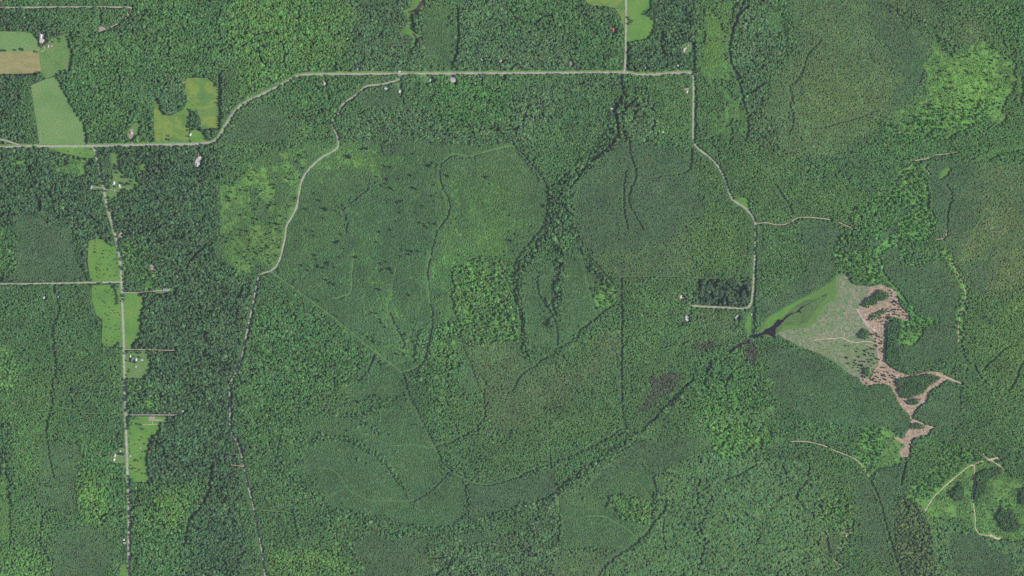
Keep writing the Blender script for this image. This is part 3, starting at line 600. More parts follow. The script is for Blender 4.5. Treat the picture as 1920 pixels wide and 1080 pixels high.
TR = [  # driveways and tracks: name, material, width, free width, points
 ('driveway', 'sand', 1.3, 3.2, '246,14 245,22 238,32 225,42 210,50 198,53'), ('track', 'track', 1.0, 3.2, '188,50 190,40 187,30 187,16'),
 ('driveway', 'gravel', 1.3, 3.2, '229,548.5 260,548.5 275,547 290,545.5 308,544.5'), ('track', 'sand', .9, 2.6, '232,655 270,655.5 300,656.5 332,657'),
 ('driveway', 'gravel', 1.4, 3, '236,778 290,778 330,778.5 342,776'), ('track', 'track', 1.1, 2.6, '97,761 110,762 122,767 137,766 150,775 190,776 234,777'),
 ('driveway', 'gravel', .9, 2.6, '193,353 185,352 178,351 173,351'), ('driveway', 'gravel', .9, 2.6, '195,355.5 204,355.5 213,356'), ('driveway', 'gravel', 1, 2.6, '239,855 230,855 220,854'),
 ('track', 'sand', .8, 0, '268,796.5 285,796 297,795'), ('track', 'sand', .7, 0, '286,789 286,796'),
 ('driveway', 'sand', .8, 0, '74,72 78,80 82,84 84,92 80,96 76,96'), ('driveway', 'gravel', .8, 0, '75,244 74.5,258 74.5,271'),
 ('driveway', 'sand', 1.0, 2.5, '246,262 248,267 248,271'), ('driveway', 'gravel', 1.0, 2.4, '1271,124 1271,136'), ('driveway', 'sand', .9, 2.4, '609,150 607,140'),
 ('driveway', 'gravel', .9, 2.4, '371,300 373,285 368,272'), ('driveway', 'sand', 1.0, 3, '1298,573 1290,565 1283,559 1277,557'), ('track', 'track', 1, 3, '1299,572 1298,560 1300,550'),
 ('track', 'track', .9, 2.6, '433,851 445,852 455,852'), ('track', 'sand', .9, 2.6, '433,872 445,873 458,875'), ('track', 'track', .8, 2.4, '456,858 472,858.5'),
 ('track', 'track', 1.2, 2.9, '505,507 520,518 545,536 575,558 605,580 640,607 670,632 700,657 730,680 750,694 757,705 762,725 768,745 778,765 790,787 800,805 807,822 815,840 825,860 840,882 860,892 880,902 895,907 915,909'),
 ('track', 'track', .7, 2.2, '915,909 935,906 960,896 985,887 1010,877 1050,862 1080,850 1120,832 1150,815 1170,800'),
 ('track', 'track', .8, 2.4, '800,841 815,838 840,831 855,824 870,818'),
 ('track', 'track', .7, 2.4, '842,884 832,895 815,915 800,925 785,935 775,939 760,940 720,940 695,939 680,933 665,925 655,918 648,908 640,895 630,885 620,880 600,877'),
 ('track', 'track', .7, 2.0, '727,836 750,835 780,834 800,838'), ('track', 'track', .6, 2.2, '622,934 630,925 645,918'),
 ('track', 'track', 1.9, 4.2, '962,272 935,278 910,284 882,294 870,292 855,288 843,291 830,304 823,315 825,345 830,358 840,370 842,385 840,400 830,415 822,425 816,440 811,460 805,480 801,500 800,520 801,535 803,550 807,575 810,590 810,605 808,620 803,645 797,665 790,682 775,692 757,696'),
 ('track', 'track', 1.0, 2.6, '962,272 975,285 990,300 1005,318 1018,335 1025,352 1028,370 1029,390 1026,410 1018,425 1005,440 990,458 975,475 965,495 961,515 960,530 963,548 972,570 978,590 979,615 982,640'),
 ('track', 'track', .7, 2.8, '1180,270 1182,290 1188,310 1193,330 1190,342 1182,350 1179,370 1180,385 1188,400 1198,415 1205,428'),
 ('track', 'track', .6, 2.2, '1173,320 1170,350 1170,400 1178,430'), ('track', 'track', .7, 2.8, '1299,265 1298,285 1295,310 1291,322 1270,325 1245,328 1228,332'),
 ('track', 'track', .8, 2.8, '1090,475 1095,500 1102,530 1108,555 1115,578 1120,583'), ('track', 'track', .8, 2.6, '1105,480 1125,505 1140,520 1150,532 1165,545 1166,560'),
 ('track', 'track', .7, 2.6, '1166,518 1166,560 1166,600 1166,650 1165,700 1166,740 1167,775 1172,795 1175,803 1170,810 1160,815'),
 ('track', 'track', .7, 3.0, '1162,560 1145,575 1125,588 1105,602 1090,615 1082,630 1070,640 1052,648 1042,655 1040,662 1025,670 1005,683 985,695 972,708 965,725 960,735 945,735 930,731 915,725'),
 ('track', 'track', .7, 2.2, '1040,662 1055,672 1063,676'), ('track', 'track', .8, 2.6, '1020,500 1010,510 1007,525 1008,548 1015,560 1025,575 1035,593 1043,605 1045,625 1045,645 1041,655'),
 ('track', 'track', .8, 2.6, '906,712 911,722 907,735 908,765 911,775 908,785 895,800 880,812 860,822'), ('track', 'track', 1.0, 2.8, '703,665 695,685 688,697 675,712 655,722 632,735'),
 ('track', 'track', 1.6, 3.0, '664,468 662,490 658,520 660,550 640,556 625,560'), ('track', 'track', 1.1, 2.6, '742,500 735,540 730,560 724,578 735,595 742,615 752,630 758,650'),
 ('track', 'track', 1.3, 4.0, '100,533 103,553 107,570 111,585 105,600 98,610 98,640 101,665 104,690 103,702 96,715 95,735 97,755 92,775 88,790 87,810 88,830 92,865 100,895'),
 ('track', 'sand', 1.1, 3.2, '1417,419 1440,417 1448,420 1460,422 1478,420 1492,410 1500,407 1530,408 1560,412'), ('track', 'sand', 1.1, 3.2, '1572,416 1585,422 1600,428 1594,440'),
 ('track', 'track', .7, 3.0, '1454,348 1465,362 1480,382 1485,400'), ('track', 'sand', 1.2, .9, '1780,482 1788,500 1798,515 1808,540 1812,555 1806,570 1800,590 1797,615 1797,645'),
 ('track', 'track', .7, 3.0, '1797,645 1800,655 1805,670 1815,680 1830,690 1848,722 1870,730 1890,735 1905,715 1912,690 1925,670'),
 ('track', 'sand', 1.3, 3.6, '1716,301 1728,299 1742,297 1755,290'), ('track', 'sand', .9, 3, '1755,290 1775,289 1795,285'), ('track', 'sand', .9, 3, '1735,308 1738,320 1744,327'),
 ('track', 'track', .6, 2.6, '1775,347 1783,358 1787,370 1778,390 1776,420'), ('track', 'sand', 1.1, 3.2, '1776,424 1775,440 1770,448 1755,449'),
 ('track', 'sand', .9, 2.8, '1710,310 1700,318 1688,330 1683,345 1675,358'),
 ('track', 'track', 1.0, 2.6, '1630,893 1640,915 1650,940 1658,970 1664,998 1672,1020 1680,1045 1695,1090'),
 ('track', 'sand', 1.1, 3.0, '1483,828 1500,827 1520,829 1545,835 1565,845 1585,852 1607,862 1615,872 1625,885 1630,895'),
 ('track', 'sand', 1.5, 3.0, '1735,958 1742,945 1752,930 1765,918 1780,905 1800,888 1815,875 1822,872'), ('track', 'sand', 1.9, 3.4, '1820,872 1828,873'),
 ('track', 'sand', 1.2, 3.0, '1827,873 1827,885 1828,900 1830,912 1824,920 1823,935 1828,960 1829,980 1829,992 1836,1002 1845,1004 1858,1004'), ('track', 'sand', 3.6, 5, '1856,1003 1863,1006 1869,1011 1876,1009'),
 ('track', 'sand', 1.2, 3, '1830,869 1836,867 1845,864'), ('track', 'sand', 1.4, 3.2, '1844,850 1847,856 1855,862 1864,866 1875,873 1884,880'), ('track', 'sand', 3.0, 4, '1853,862 1864,861 1873,858'),
 ('track', 'track', 1.2, 2.8, '1100,968 1135,967 1150,978 1165,985 1180,995 1197,1010'), ('track', 'sand', 1.0, 2.6, '1563,1050 1572,1057 1585,1064 1574,1066 1566,1070'), ('track', 'sand', 1.0, 2.6, '1540,998 1548,1002 1551,1008'), ('track', 'track', 1.8, 3.6, '1197,1010 1210,997 1222,985'),
 ('track', 'track', .8, 5.0, '1197,1010 1185,1022 1170,1033 1150,1045 1135,1058 1125,1068 1120,1090'), ('track', 'track', .7, 2.8, '1222,985 1222,975 1223,940 1215,925 1205,912 1197,905'),
 ('track', 'track', .7, 4.0, '1222,985 1235,970 1250,950 1250,938'), ('track', 'track', 1.8, 3, '1046,920 1047,950 1047,980 1047,1014'),
 ('track', 'track', .9, 2.6, '768,1028 780,1032 795,1045 815,1045 840,1042 855,1050 870,1060 880,1070 886,1090'), ('track', 'track', 1, 2.6, '848,1053 840,1065 815,1075 795,1078'),
 ('track', 'track', 1.4, 2.8, '455,955 480,956 510,958 548,960 551,975 557,1005'), ('track', 'track', .6, 2.6, '1540,75 1515,100 1505,135 1495,150 1478,162 1487,180 1480,205 1478,225 1490,235 1537,241 1570,230 1620,218 1640,205'),
 ('track', 'track', .6, 2.6, '1844,693 1855,680 1870,670 1880,655 1905,645 1925,648'), ('track', 'track', .6, 2.4, '1300,520 1330,522 1380,521 1412,518'), ('track', 'track', .6, 2.4, '1166,519 1220,518 1290,518 1310,523'),
 ('track', 'pale_', 1.1, 0, '1606,579 1613,592 1625,606 1634,615 1638,617'), ('track', 'sand', 1.1, 0, '1526,638 1540,636 1560,635 1576,633 1583,634 1590,639 1602,643 1620,640 1635,641 1642,647 1650,652 1655,656'), ('track', 'sand', .8, 0, '1583,634 1583,624'),
 ('track', 'pale_', 2.2, 0, '1679,706 1684,710 1692,711 1698,712'), ('track', 'pale_', 1.2, 0, '1684,710 1680,717'), ('track', 'sand', 1.6, 3, '1755,700 1768,705 1780,710 1795,715 1802,719'),
 ('track', 'pale_', 1.8, 0, '1722,760 1728,756 1735,752'), ('track', 'sand', 1.6, 0, '1712,787 1722,791 1732,795 1742,800 1755,802'), ('track', 'pale_', 2.6, 0, '1638,617 1640,619 1641,620'),
 ('track', 'track', .6, 2.4, '1645,206 1625,215 1600,222'), ('track', 'track', .6, 2.6, '465,345 463,330 470,318 480,310'), ('track', 'track', .8, 2.6, '413,400 425,410 437,432 440,445 455,460'), ('track', 'track', 1.3, 2.4, '855,10 857,50 856,92 848,110 846,132'),
]
# gaps that read as dark lines (streams and shaded rides): width, points
GAPS = [
 (5.0, '1165,140 1166,165 1168,178 1160,190 1150,203'), (6.5, '1152,205 1155,215 1158,235 1160,252 1148,268'), (4.5, '1148,268 1125,290 1105,305 1090,325 1075,345 1068,352'),
 (4.0, '1165,228 1168,212 1180,194 1195,184'), (3.2, '1234,216 1225,240 1222,245'), (2.6, '1210,186 1222,205 1234,215'), (4.0, '1169,245 1175,262'),
 (5.5, '1395,0 1388,20 1378,45 1370,70 1368,110 1378,135 1388,160 1392,185 1400,205 1403,230 1403,258'), (3.6, '1392,182 1410,172 1420,165 1435,155'),
 (5.0, '1362,190 1363,205 1366,225 1360,240 1340,255 1310,263'), (5.5, '1242,60 1238,80 1245,100'), (5, '1302,80 1302,134'), (4.6, '1303,145 1304,200 1303,262'), (4, '1178,80 1178,132'),
 (5.0, '858,12 860,60 858,95 850,112'), (7.0, '1414,420 1416,470 1415,520 1413,560 1412,600 1411,632'), (6.0, '412,146 412,245'), (3.6, '433,720 433,770 432,800'), (3.6, '474,580 468,610 461,640 456,668'),
 (5.0, '399,868 394,900 392,925 375,950 370,958 352,972 350,1000 345,1020'), (3.5, '372,560 378,600 385,640 383,670'), (4.0, '1905,158 1890,175 1880,200 1870,220 1862,228'),
 (4.0, '1300,712 1280,728 1262,745 1245,765 1225,785 1210,800'), (3.4, '1070,895 1050,910 1040,925 1020,935 1005,942'), (5, '1690,905 1697,880 1700,850'), (3.4, '1650,470 1652,500 1665,525 1690,548 1700,565'),
 (3.0, '1655,470 1680,456'), (3.0, '1738,340 1740,390'), (4.0, '1518,870 1515,890 1510,910 1495,920 1492,935 1510,955 1525,965'), (5, '1549,1005 1553,1025 1556,1035'), (4.0, '1375,855 1400,845 1430,822'), (3.6, '1360,900 1385,890 1405,880 1420,870'),
 (3.4, '1480,250 1490,230 1480,190'), (3.0, '1815,680 1800,640 1798,625'), (3.2, '470,380 465,340'), (3.0, '525,820 522,840 518,855'), (3.0, '1228,895 1230,930 1250,950'), (3.4, '1290,640 1275,645'), (3.5, '1298,575 1295,585 1290,600 1272,612'),
 (3.5, '25,298 55,310 60,330'), (4, '58,350 70,368 74,385 74,392'), (3, '30,560 20,570 5,580'), (3.2, '300,285 295,330 285,320'), (3, '95,955 78,965 75,1010'), (3.4, '1160,545 1180,548'), (3, '1005,290 1000,305'),
 (2.6, '590,500 560,530'), (4, '1822,905 1828,915'), (3, '645,410 640,395 665,375 690,355 705,340'), (2.6, '705,340 715,315 740,300'), (2.6, '648,440 652,420 645,400'), (4.0, '765,640 795,560 805,560'), (3.0, '768,480 772,520 778,540'), (3.0, '752,432 760,445'),
]
SHIFT = [(.4, -1.9), (0, -.5), (-.7, 0), (0, -.6), (-1.0, 0), (0, -.8), (-.5, -.2), (0, -.8)]
for (n, m_, w_, v_, c_, s_, l_), d_ in zip(ROADS, SHIFT):
    if w_ == 2.7:
        p_ = P(s_); clear_line(p_[:33], c_ + 2.4); clear_line(p_[28:46] + np.array([-.8, 0]), 7.6); clear_line(p_[42:] + np.array([-.6, 0]), c_ + 1.6)
    else: clear_line(P(s_) + np.array(d_), c_ + (3.4 if d_[0] < -.9 else 2.8))
for n, m_, w_, c_, s_ in TR:
    if c_: clear_line(P(s_), c_ + (2.2 if m_ == 'track' else 2.6))
for w_, s_ in GAPS: clear_line(P(s_), w_ + .6)
gr = np.random.default_rng(321); made = 0
while made < 70:
    p_ = np.array([gr.uniform(0, 1920), gr.uniform(0, 1080)]); a_ = gr.choice([2.2, 1.7, .8, 2.5]) + gr.normal(0, .4); line = [p_]
    for _ in range(gr.integers(4, 11)):
        a_ += gr.normal(0, .38); line.append(line[-1] + 8 * np.array([math.cos(a_), math.sin(a_)]))
    line = np.array(line); iy_, ix_ = idx(line[:, 0], line[:, 1])
    if all(KEYS[q] in 'HDERMB' for q in zone[iy_, ix_]): clear_line(line, gr.uniform(2.6, 4.2)); made += 1
# wooded islands left inside the clearcuts
ISL = ['1634,559 1639,554 1643,547 1648,544 1655,545 1664,549 1667,553 1665,560 1657,562 1647,566 1639,573 1625,577 1618,573 1622,565 1627,561',
 '1611,627 1614,620 1621,617 1628,620 1631,627 1628,634 1621,637 1614,634', '1631,602 1638,592 1652,583 1664,579 1660,585 1648,593 1636,600',
 '1682,711 1702,709 1742,702 1765,707 1757,715 1742,724 1732,736 1705,748 1692,746 1684,730', '1700,752 1727,748 1720,757 1707,760 1702,757', '1708,795 1729,795 1735,802 1723,805 1708,805']
for s_ in ISL:
    r_ = poly_mask(P(s_)); clear[r_[0]][r_[1]] = False; zone[r_[0]][r_[1]] = KEYS.index('I')
for s_, k_ in (('1624,690 1638,688 1640,700 1634,706 1622,712 1616,706', 'O'), ('1664,600 1672,594 1686,598 1668,604 1664,616 1662,612', 'O')):
    r_ = poly_mask(P(s_)); clear[r_[0]][r_[1]] = False; zone[r_[0]][r_[1]] = KEYS.index(k_)

YARDS = [(357, 252, 4), (246, 249, 5), (608, 157, 5), (671, 130, 4), (576, 130, 3), (749, 134, 5), (724, 166, 6), (750, 171, 6), (807, 150, 7), (850, 149, 8), (902, 148, 4), (904, 112, 4.5), (940, 114, 4.5), (1150, 56, 6.5),
 (1286, 90, 9), (1272, 123, 4.5), (1211, 127, 4), (1289, 171, 5), (171, 351, 5), (371, 308, 6), (227, 437, 4), (313, 543, 7), (83, 558, 4.5), (109, 556, 4), (343, 771, 4.5), (232, 1015, 7), (1277, 556, 5.5), (1288, 598, 7), (1383, 594, 6), (1410, 590, 4), (287, 502, 4), (510, 182, 4), (1071, 119, 4), (1149, 204, 4), (76, 70, 7)]
for x_, y_, r_ in YARDS: clear_line(np.array([[x_ + .8, y_ + .3], [x_ + 1.6, y_ + .5]]), 2 * r_)
# ------------------------------------------------------------------ ground sheet (reaches the horizon)
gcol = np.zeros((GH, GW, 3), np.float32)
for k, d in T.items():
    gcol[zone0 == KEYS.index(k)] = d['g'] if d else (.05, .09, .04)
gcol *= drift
gx = np.arange(-PAD, 1920 + PAD + 1, 3.0); gy = np.arange(-PAD, 1080 + PAD + 1, 3.0)
fx = np.concatenate([[-19000, -6000, -1500], gx, [3400, 8000, 21000]]); fy = np.concatenate([[-19000, -6000, -1500], gy, [2600, 7000, 20000]])
FX, FY = np.meshgrid(fx, fy)
gv = np.stack([wx(FX), wy(FY), np.zeros_like(FX)], -1).reshape(-1, 3)
nx_, ny_ = len(fx), len(fy)
i0 = (np.arange(ny_ - 1)[:, None] * nx_ + np.arange(nx_ - 1)[None]).reshape(-1)
gf = np.stack([i0, i0 + nx_, i0 + nx_ + 1, i0 + 1], 1)
me = bpy.data.meshes.new('ground'); me.vertices.add(len(gv)); me.vertices.foreach_set('co', gv.astype(np.float32).ravel())
me.loops.add(gf.size); me.loops.foreach_set('vertex_index', gf.ravel().astype(np.int32))
me.polygons.add(len(gf)); me.polygons.foreach_set('loop_start', np.arange(0, gf.size, 4, dtype=np.int32)); me.update(calc_edges=True)
ca = me.color_attributes.new('cover', 'FLOAT_COLOR', 'POINT')
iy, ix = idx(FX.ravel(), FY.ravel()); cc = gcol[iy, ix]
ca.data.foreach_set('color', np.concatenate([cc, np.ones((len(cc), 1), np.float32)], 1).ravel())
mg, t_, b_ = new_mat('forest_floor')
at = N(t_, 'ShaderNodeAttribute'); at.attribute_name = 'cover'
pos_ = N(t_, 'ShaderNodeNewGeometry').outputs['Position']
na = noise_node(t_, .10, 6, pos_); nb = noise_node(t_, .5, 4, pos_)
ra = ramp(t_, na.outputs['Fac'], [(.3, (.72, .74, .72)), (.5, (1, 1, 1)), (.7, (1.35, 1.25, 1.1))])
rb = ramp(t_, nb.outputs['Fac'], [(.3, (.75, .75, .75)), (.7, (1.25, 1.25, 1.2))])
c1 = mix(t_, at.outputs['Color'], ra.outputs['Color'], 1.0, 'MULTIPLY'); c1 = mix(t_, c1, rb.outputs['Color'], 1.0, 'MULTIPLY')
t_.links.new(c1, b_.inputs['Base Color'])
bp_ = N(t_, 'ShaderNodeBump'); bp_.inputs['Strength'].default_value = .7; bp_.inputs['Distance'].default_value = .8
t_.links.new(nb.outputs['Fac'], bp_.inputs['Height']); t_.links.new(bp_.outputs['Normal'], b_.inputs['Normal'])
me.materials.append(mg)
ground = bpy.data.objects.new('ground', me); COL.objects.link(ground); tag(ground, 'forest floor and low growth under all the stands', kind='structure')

for k, (n, q, z, m_, lab, ro, sm) in enumerate(SHEETS): sheet(n, q, z, m_, lab, ro, sm, seed=k)
GR['pale_'] = GR['pale']
for k, (n, m_, w_, v_, c_, s_, l_) in enumerate(ROADS):
    if v_: ribbon('grass_verge', P(s_), v_, .30 + .012 * k, GR['verge'], wob=.16)
    ribbon(n, P(s_), w_, .46 + .014 * k, GR[m_], l_, wob=.10)
for k, (n, m_, w_, c_, s_) in enumerate(TR):
    ribbon(n, P(s_), w_ * (1.2 if m_ == 'track' else 1.1), .62 + .004 * (k % 40) + (.01 if m_ != 'track' else 0), GR[m_], wob=.22)

# ------------------------------------------------------------------ trees: meshes
def foliage_mat(name, rough=.7, vary=.28):
    m, t, b = new_mat(name); b.inputs['Roughness'].default_value = rough; b.inputs['Specular IOR Level'].default_value = .25
    a = N(t, 'ShaderNodeAttribute'); a.attribute_type = 'INSTANCER'; a.attribute_name = 'tint'
    co = N(t, 'ShaderNodeNewGeometry').outputs['Position']
    n = noise_node(t, .9, 3, co)
    r = ramp(t, n.outputs['Fac'], [(.3, (1 - vary,) * 3), (.7, (1 + vary, 1 + vary, 1 + vary * .6))])
    t.links.new(mix(t, a.outputs['Color'], r.outputs['Color'], 1.0, 'MULTIPLY'), b.inputs['Base Color'])
    return m
LEAF = foliage_mat('broadleaf_foliage'); NEEDLE = foliage_mat('conifer_needles', .75, .2)
BARK = flat_mat('grey_brown_bark', (.10, .08, .06), .9, .1, .3, 1.5)

def lump(bm, c, r, rz, sub, rnd, rough):
    res = bmesh.ops.create_icosphere(bm, subdivisions=sub, radius=1.0)
    for v in res['verts']:
        k = 1 + rnd.uniform(-rough, rough)
        v.co = Vector((c[0] + v.co.x * r * k, c[1] + v.co.y * r * k, c[2] + v.co.z * rz * k))

def leaf_quads(bm, rnd, n, cfun, size):
    for _ in range(n):
        p, nrm = cfun()
        a = nrm.orthogonal().normalized(); b = nrm.cross(a)
        th = rnd.uniform(0, 6.28); u = a * math.cos(th) + b * math.sin(th); w = nrm.cross(u)
        s = size * rnd.uniform(.6, 1.4)
        vs_ = [bm.verts.new(p + u * s * du + w * s * .8 * dw) for du, dw in ((-1, -1), (1, -1), (1, 1), (-1, 1))]
        bm.faces.new(vs_)

def broadleaf_crown(seed):
    """unit crown: radius about 1, base of the tree at z 0, top at about z 1"""
    rnd = random.Random(seed); bm = bmesh.new()
    cs = [((rnd.uniform(-.08, .08), rnd.uniform(-.08, .08), .76), .78, .20)]
    n = rnd.randint(6, 8)
    for i in range(n):
        a = 6.283 * i / n + rnd.uniform(-.35, .35); d = rnd.uniform(.45, .66); r = rnd.uniform(.28, .44)
        cs.append(((d * math.cos(a), d * math.sin(a), rnd.uniform(.66, .80)), r, r * .30))
    for i in range(3):
        a = rnd.uniform(0, 6.28); d = rnd.uniform(.1, .35); r = rnd.uniform(.28, .40)
        cs.append(((d * math.cos(a), d * math.sin(a), rnd.uniform(.86, .91)), r, r * .24))
    for c, r, rz in cs: lump(bm, c, r, rz, 2, rnd, .11)
    def spot():
        c, r, rz = rnd.choice(cs); d = Vector((rnd.gauss(0, 1), rnd.gauss(0, 1), abs(rnd.gauss(.5, 1)))).normalized()
        return Vector((c[0] + d.x * r * 1.05, c[1] + d.y * r * 1.05, c[2] + d.z * rz * 1.05)), (d + Vector((rnd.gauss(0, .3), rnd.gauss(0, .3), .5 + rnd.gauss(0, .3)))).normalized()
    leaf_quads(bm, rnd, 150, spot, .08)
    return bm

def trunk_mesh(top, r, limbs, seed):
    rnd = random.Random(seed); bm = bmesh.new()
    def bar(a, b, ra, rb, n=6):
        d = (b - a).normalized(); u = d.orthogonal().normalized(); w = d.cross(u)
        A = [bm.verts.new(a + (u * math.cos(6.283 * i / n) + w * math.sin(6.283 * i / n)) * ra) for i in range(n)]
        B = [bm.verts.new(b + (u * math.cos(6.283 * i / n) + w * math.sin(6.283 * i / n)) * rb) for i in range(n)]
        for i in range(n): bm.faces.new((A[i], A[(i + 1) % n], B[(i + 1) % n], B[i]))
        bm.faces.new(B)
    bar(Vector((0, 0, -.01)), Vector((0, 0, top)), r, r * .45)
    for i in range(limbs):
        a = 6.283 * i / limbs + rnd.uniform(-.4, .4); z = rnd.uniform(.3, .5) * top / .7
        bar(Vector((0, 0, z)), Vector((.5 * math.cos(a), .5 * math.sin(a), z + .18)), r * .4, r * .15, 5)
    return bm

def conifer_crown(seed):
    rnd = random.Random(seed); bm = bmesh.new(); tiers = 8
    for k in range(tiers):
        z0 = .10 + .80 * k / tiers; R = (1 - (k / tiers) ** 1.1) * rnd.uniform(.88, 1.1) + .05; n = 11
        top = bm.verts.new((0, 0, min(1.0, z0 + .30)))
        ring = []
        for i in range(2 * n):
            a = math.pi * i / n + k * .7; rr = R * (rnd.uniform(.9, 1.12) if i % 2 == 0 else rnd.uniform(.5, .62))
            ring.append(bm.verts.new((rr * math.cos(a), rr * math.sin(a), z0 - (.03 if i % 2 == 0 else -.05))))
        for i in range(2 * n): bm.faces.new((top, ring[i], ring[(i + 1) % (2 * n)]))
    return bm

def shrub_crown(seed):
    rnd = random.Random(seed); bm = bmesh.new(); cs = []
    for i in range(5):
        a = rnd.uniform(0, 6.28); d = rnd.uniform(.1, .55); r = rnd.uniform(.38, .6)
        cs.append(((d * math.cos(a), d * math.sin(a), rnd.uniform(.3, .55)), r, rnd.uniform(.3, .45)))
    for c, r, rz in cs: lump(bm, c, r, rz, 2, rnd, .2)
    def spot():
        c, r, rz = rnd.choice(cs); d = Vector((rnd.gauss(0, 1), rnd.gauss(0, 1), rnd.gauss(.4, 1))).normalized()
        return Vector((c[0] + d.x * r, c[1] + d.y * r, c[2] + d.z * rz)), (d + Vector((rnd.gauss(0, .3), rnd.gauss(0, .3), .5 + rnd.gauss(0, .3)))).normalized()
    leaf_quads(bm, rnd, 60, spot, .1)
    return bm

def to_mesh(name, bm, mat):
    me = bpy.data.meshes.new(name); bm.to_mesh(me); bm.free(); me.materials.append(mat); return me
BC = [to_mesh('broadleaf_crown', broadleaf_crown(11 + i), LEAF) for i in range(5)]
CC = [to_mesh('conifer_crown', conifer_crown(31 + i), NEEDLE) for i in range(3)]
SHC = [to_mesh('shrub_crown', shrub_crown(51 + i), LEAF) for i in range(3)]
BT = to_mesh('trunk', trunk_mesh(.7, .05, 5, 3), BARK); CT = to_mesh('trunk', trunk_mesh(.9, .07, 0, 4), BARK); ST = to_mesh('stem', trunk_mesh(.5, .06, 3, 5), BARK)

# ------------------------------------------------------------------ trees: the closed stands
def hexgrid(sp, jit, seed):
    r = np.random.default_rng(seed); dy = sp * .866
    ys = np.arange(-PAD + 3, 1080 + PAD - 3, dy); xs = np.arange(-PAD + 3, 1920 + PAD - 3, sp)
    X, Y = np.meshgrid(xs, ys); X = X + (np.arange(len(ys)) % 2)[:, None] * sp / 2
    X = X + r.normal(0, jit * sp, X.shape); Y = Y + r.normal(0, jit * sp, Y.shape)
    return X.ravel(), Y.ravel()

w1, w2 = vnoise(9, 21, 2), vnoise(9, 22, 2)          # stand borders are ragged
v1, v2 = vnoise(40, 25, 2), vnoise(40, 26, 2)
def blur(a, r):
    for ax in (0, 1):
        for _ in range(2):
            c = np.cumsum(np.concatenate([np.repeat(a.take([0], ax), r + 1, ax), a, np.repeat(a.take([-1], ax), r, ax)], ax), ax, dtype=np.float64)
            a = (c.take(range(2 * r + 1, c.shape[ax]), ax) - c.take(range(0, c.shape[ax] - 2 * r - 1), ax)) / (2 * r + 1)
    return a
base = np.zeros((GH, GW, 3)); hbase = np.zeros((GH, GW))
for zi, k in enumerate(KEYS):
    d = T[k] or T['M']; base[zone == zi] = d['c']; hbase[zone == zi] = d['h']
base = .5 * blur(base, 9) + .5 * blur(base, 24)
dens = vnoise(22, 23, 3); dens2 = vnoise(11, 29, 3)
STAND = {'b': [], 'c': [], 's': []}
SOFT = np.array([1 if k in 'HBDEY' else 2 if k in 'MFQ' else 3 if k in 'LS' else 0 for k in KEYS])
for zi, k in enumerate(KEYS):
    d = T[k]
    if d is None: continue
    X, Y = hexgrid(d['sp'], .26 if k in 'PL' else .34, 100 + zi)
    iy, ix = idx(X, Y)
    soft = 11.0 * rng.standard_normal((2, len(X))) * np.where(rng.random(len(X)) < .5, 1, .3)
    sy_, sx_ = idx(X + soft[0], Y + soft[1]); isoft = (SOFT[zone[iy, ix]] == SOFT[zone[sy_, sx_]]) & (SOFT[zone[iy, ix]] > 0)
    X2 = X + np.where(isoft, soft[0], 0) + 3.0 * w1[iy, ix] + (2 if k in 'PKCO' else 6) * v1[iy, ix]; Y2 = Y + np.where(isoft, soft[1], 0) + 3.0 * w2[iy, ix] + (2 if k in 'PKCO' else 6) * v2[iy, ix]
    jy, jx = idx(X2, Y2)
    inI = (zone[iy, ix] == KEYS.index('I')) | (zone[jy, jx] == KEYS.index('I'))
    zz = np.where(inI, zone[iy, ix], zone[jy, jx])
    keep = (zz == zi) & ~clear[iy, ix]
    if k == 'O': keep &= (dens[iy, ix] > -.42 + .3 * rng.standard_normal(len(X))) & (rng.random(len(X)) < .86)
    if k == 'C': keep &= dens2[iy, ix] > -.12 + .22 * rng.standard_normal(len(X))
    if k == 'S': keep &= dens[iy, ix] > -.45 + .2 * rng.standard_normal(len(X))
    if k in 'HDBEYWRV': keep &= (rng.random(len(X)) < .97) & (dens2[iy, ix] > -.62 + .1 * rng.standard_normal(len(X)))
    X, Y, iy, ix = X[keep], Y[keep], iy[keep], ix[keep]; n = len(X)
    con = rng.random(n) < d['con'] * np.clip(1 + 1.2 * lf3[iy, ix] + 3.0 * dens2[iy, ix], 0, 4)
    rr = d['r'] * np.exp(rng.normal(0, (.24 if k in 'HDBEOYWRV' else .17), n)); hh = d['h'] * np.exp(rng.normal(0, d['hs'], n)) * (1 + .10 * dens[iy, ix] + (.26 if k in 'HDBEWY' else .16 if k in 'MFR' else .06) * dens2[iy, ix])
    rr[con] *= .72; hh[con] *= 1.12
    lum = np.exp(rng.normal(0, d['cv'], n))[:, None]
    bl = .15 if k in 'KXI' else .3 if k in 'PO' else .6
    c = (np.array(d['c'])[None] * (1 - bl) + bl * base[iy, ix]) * drift[iy, ix] * lum
    c = (c * .93 + c.mean(1, keepdims=True) * .09) * np.array((1.05, 1.01, .94))
    c[:, 0] *= np.exp(rng.normal(.0, .16, n)); c[:, 2] *= np.exp(rng.normal(0, .12, n))
    c[con] *= np.array((.55, .58, .72))
    low = d['h'] < 4
    for kind, m in (('c', con), ('s' if low else 'b', ~con)):
        if m.any(): STAND[kind].append(np.column_stack([X[m], Y[m], rr[m] * M, hh[m], c[m]]))
for k in STAND: STAND[k] = np.concatenate(STAND[k])

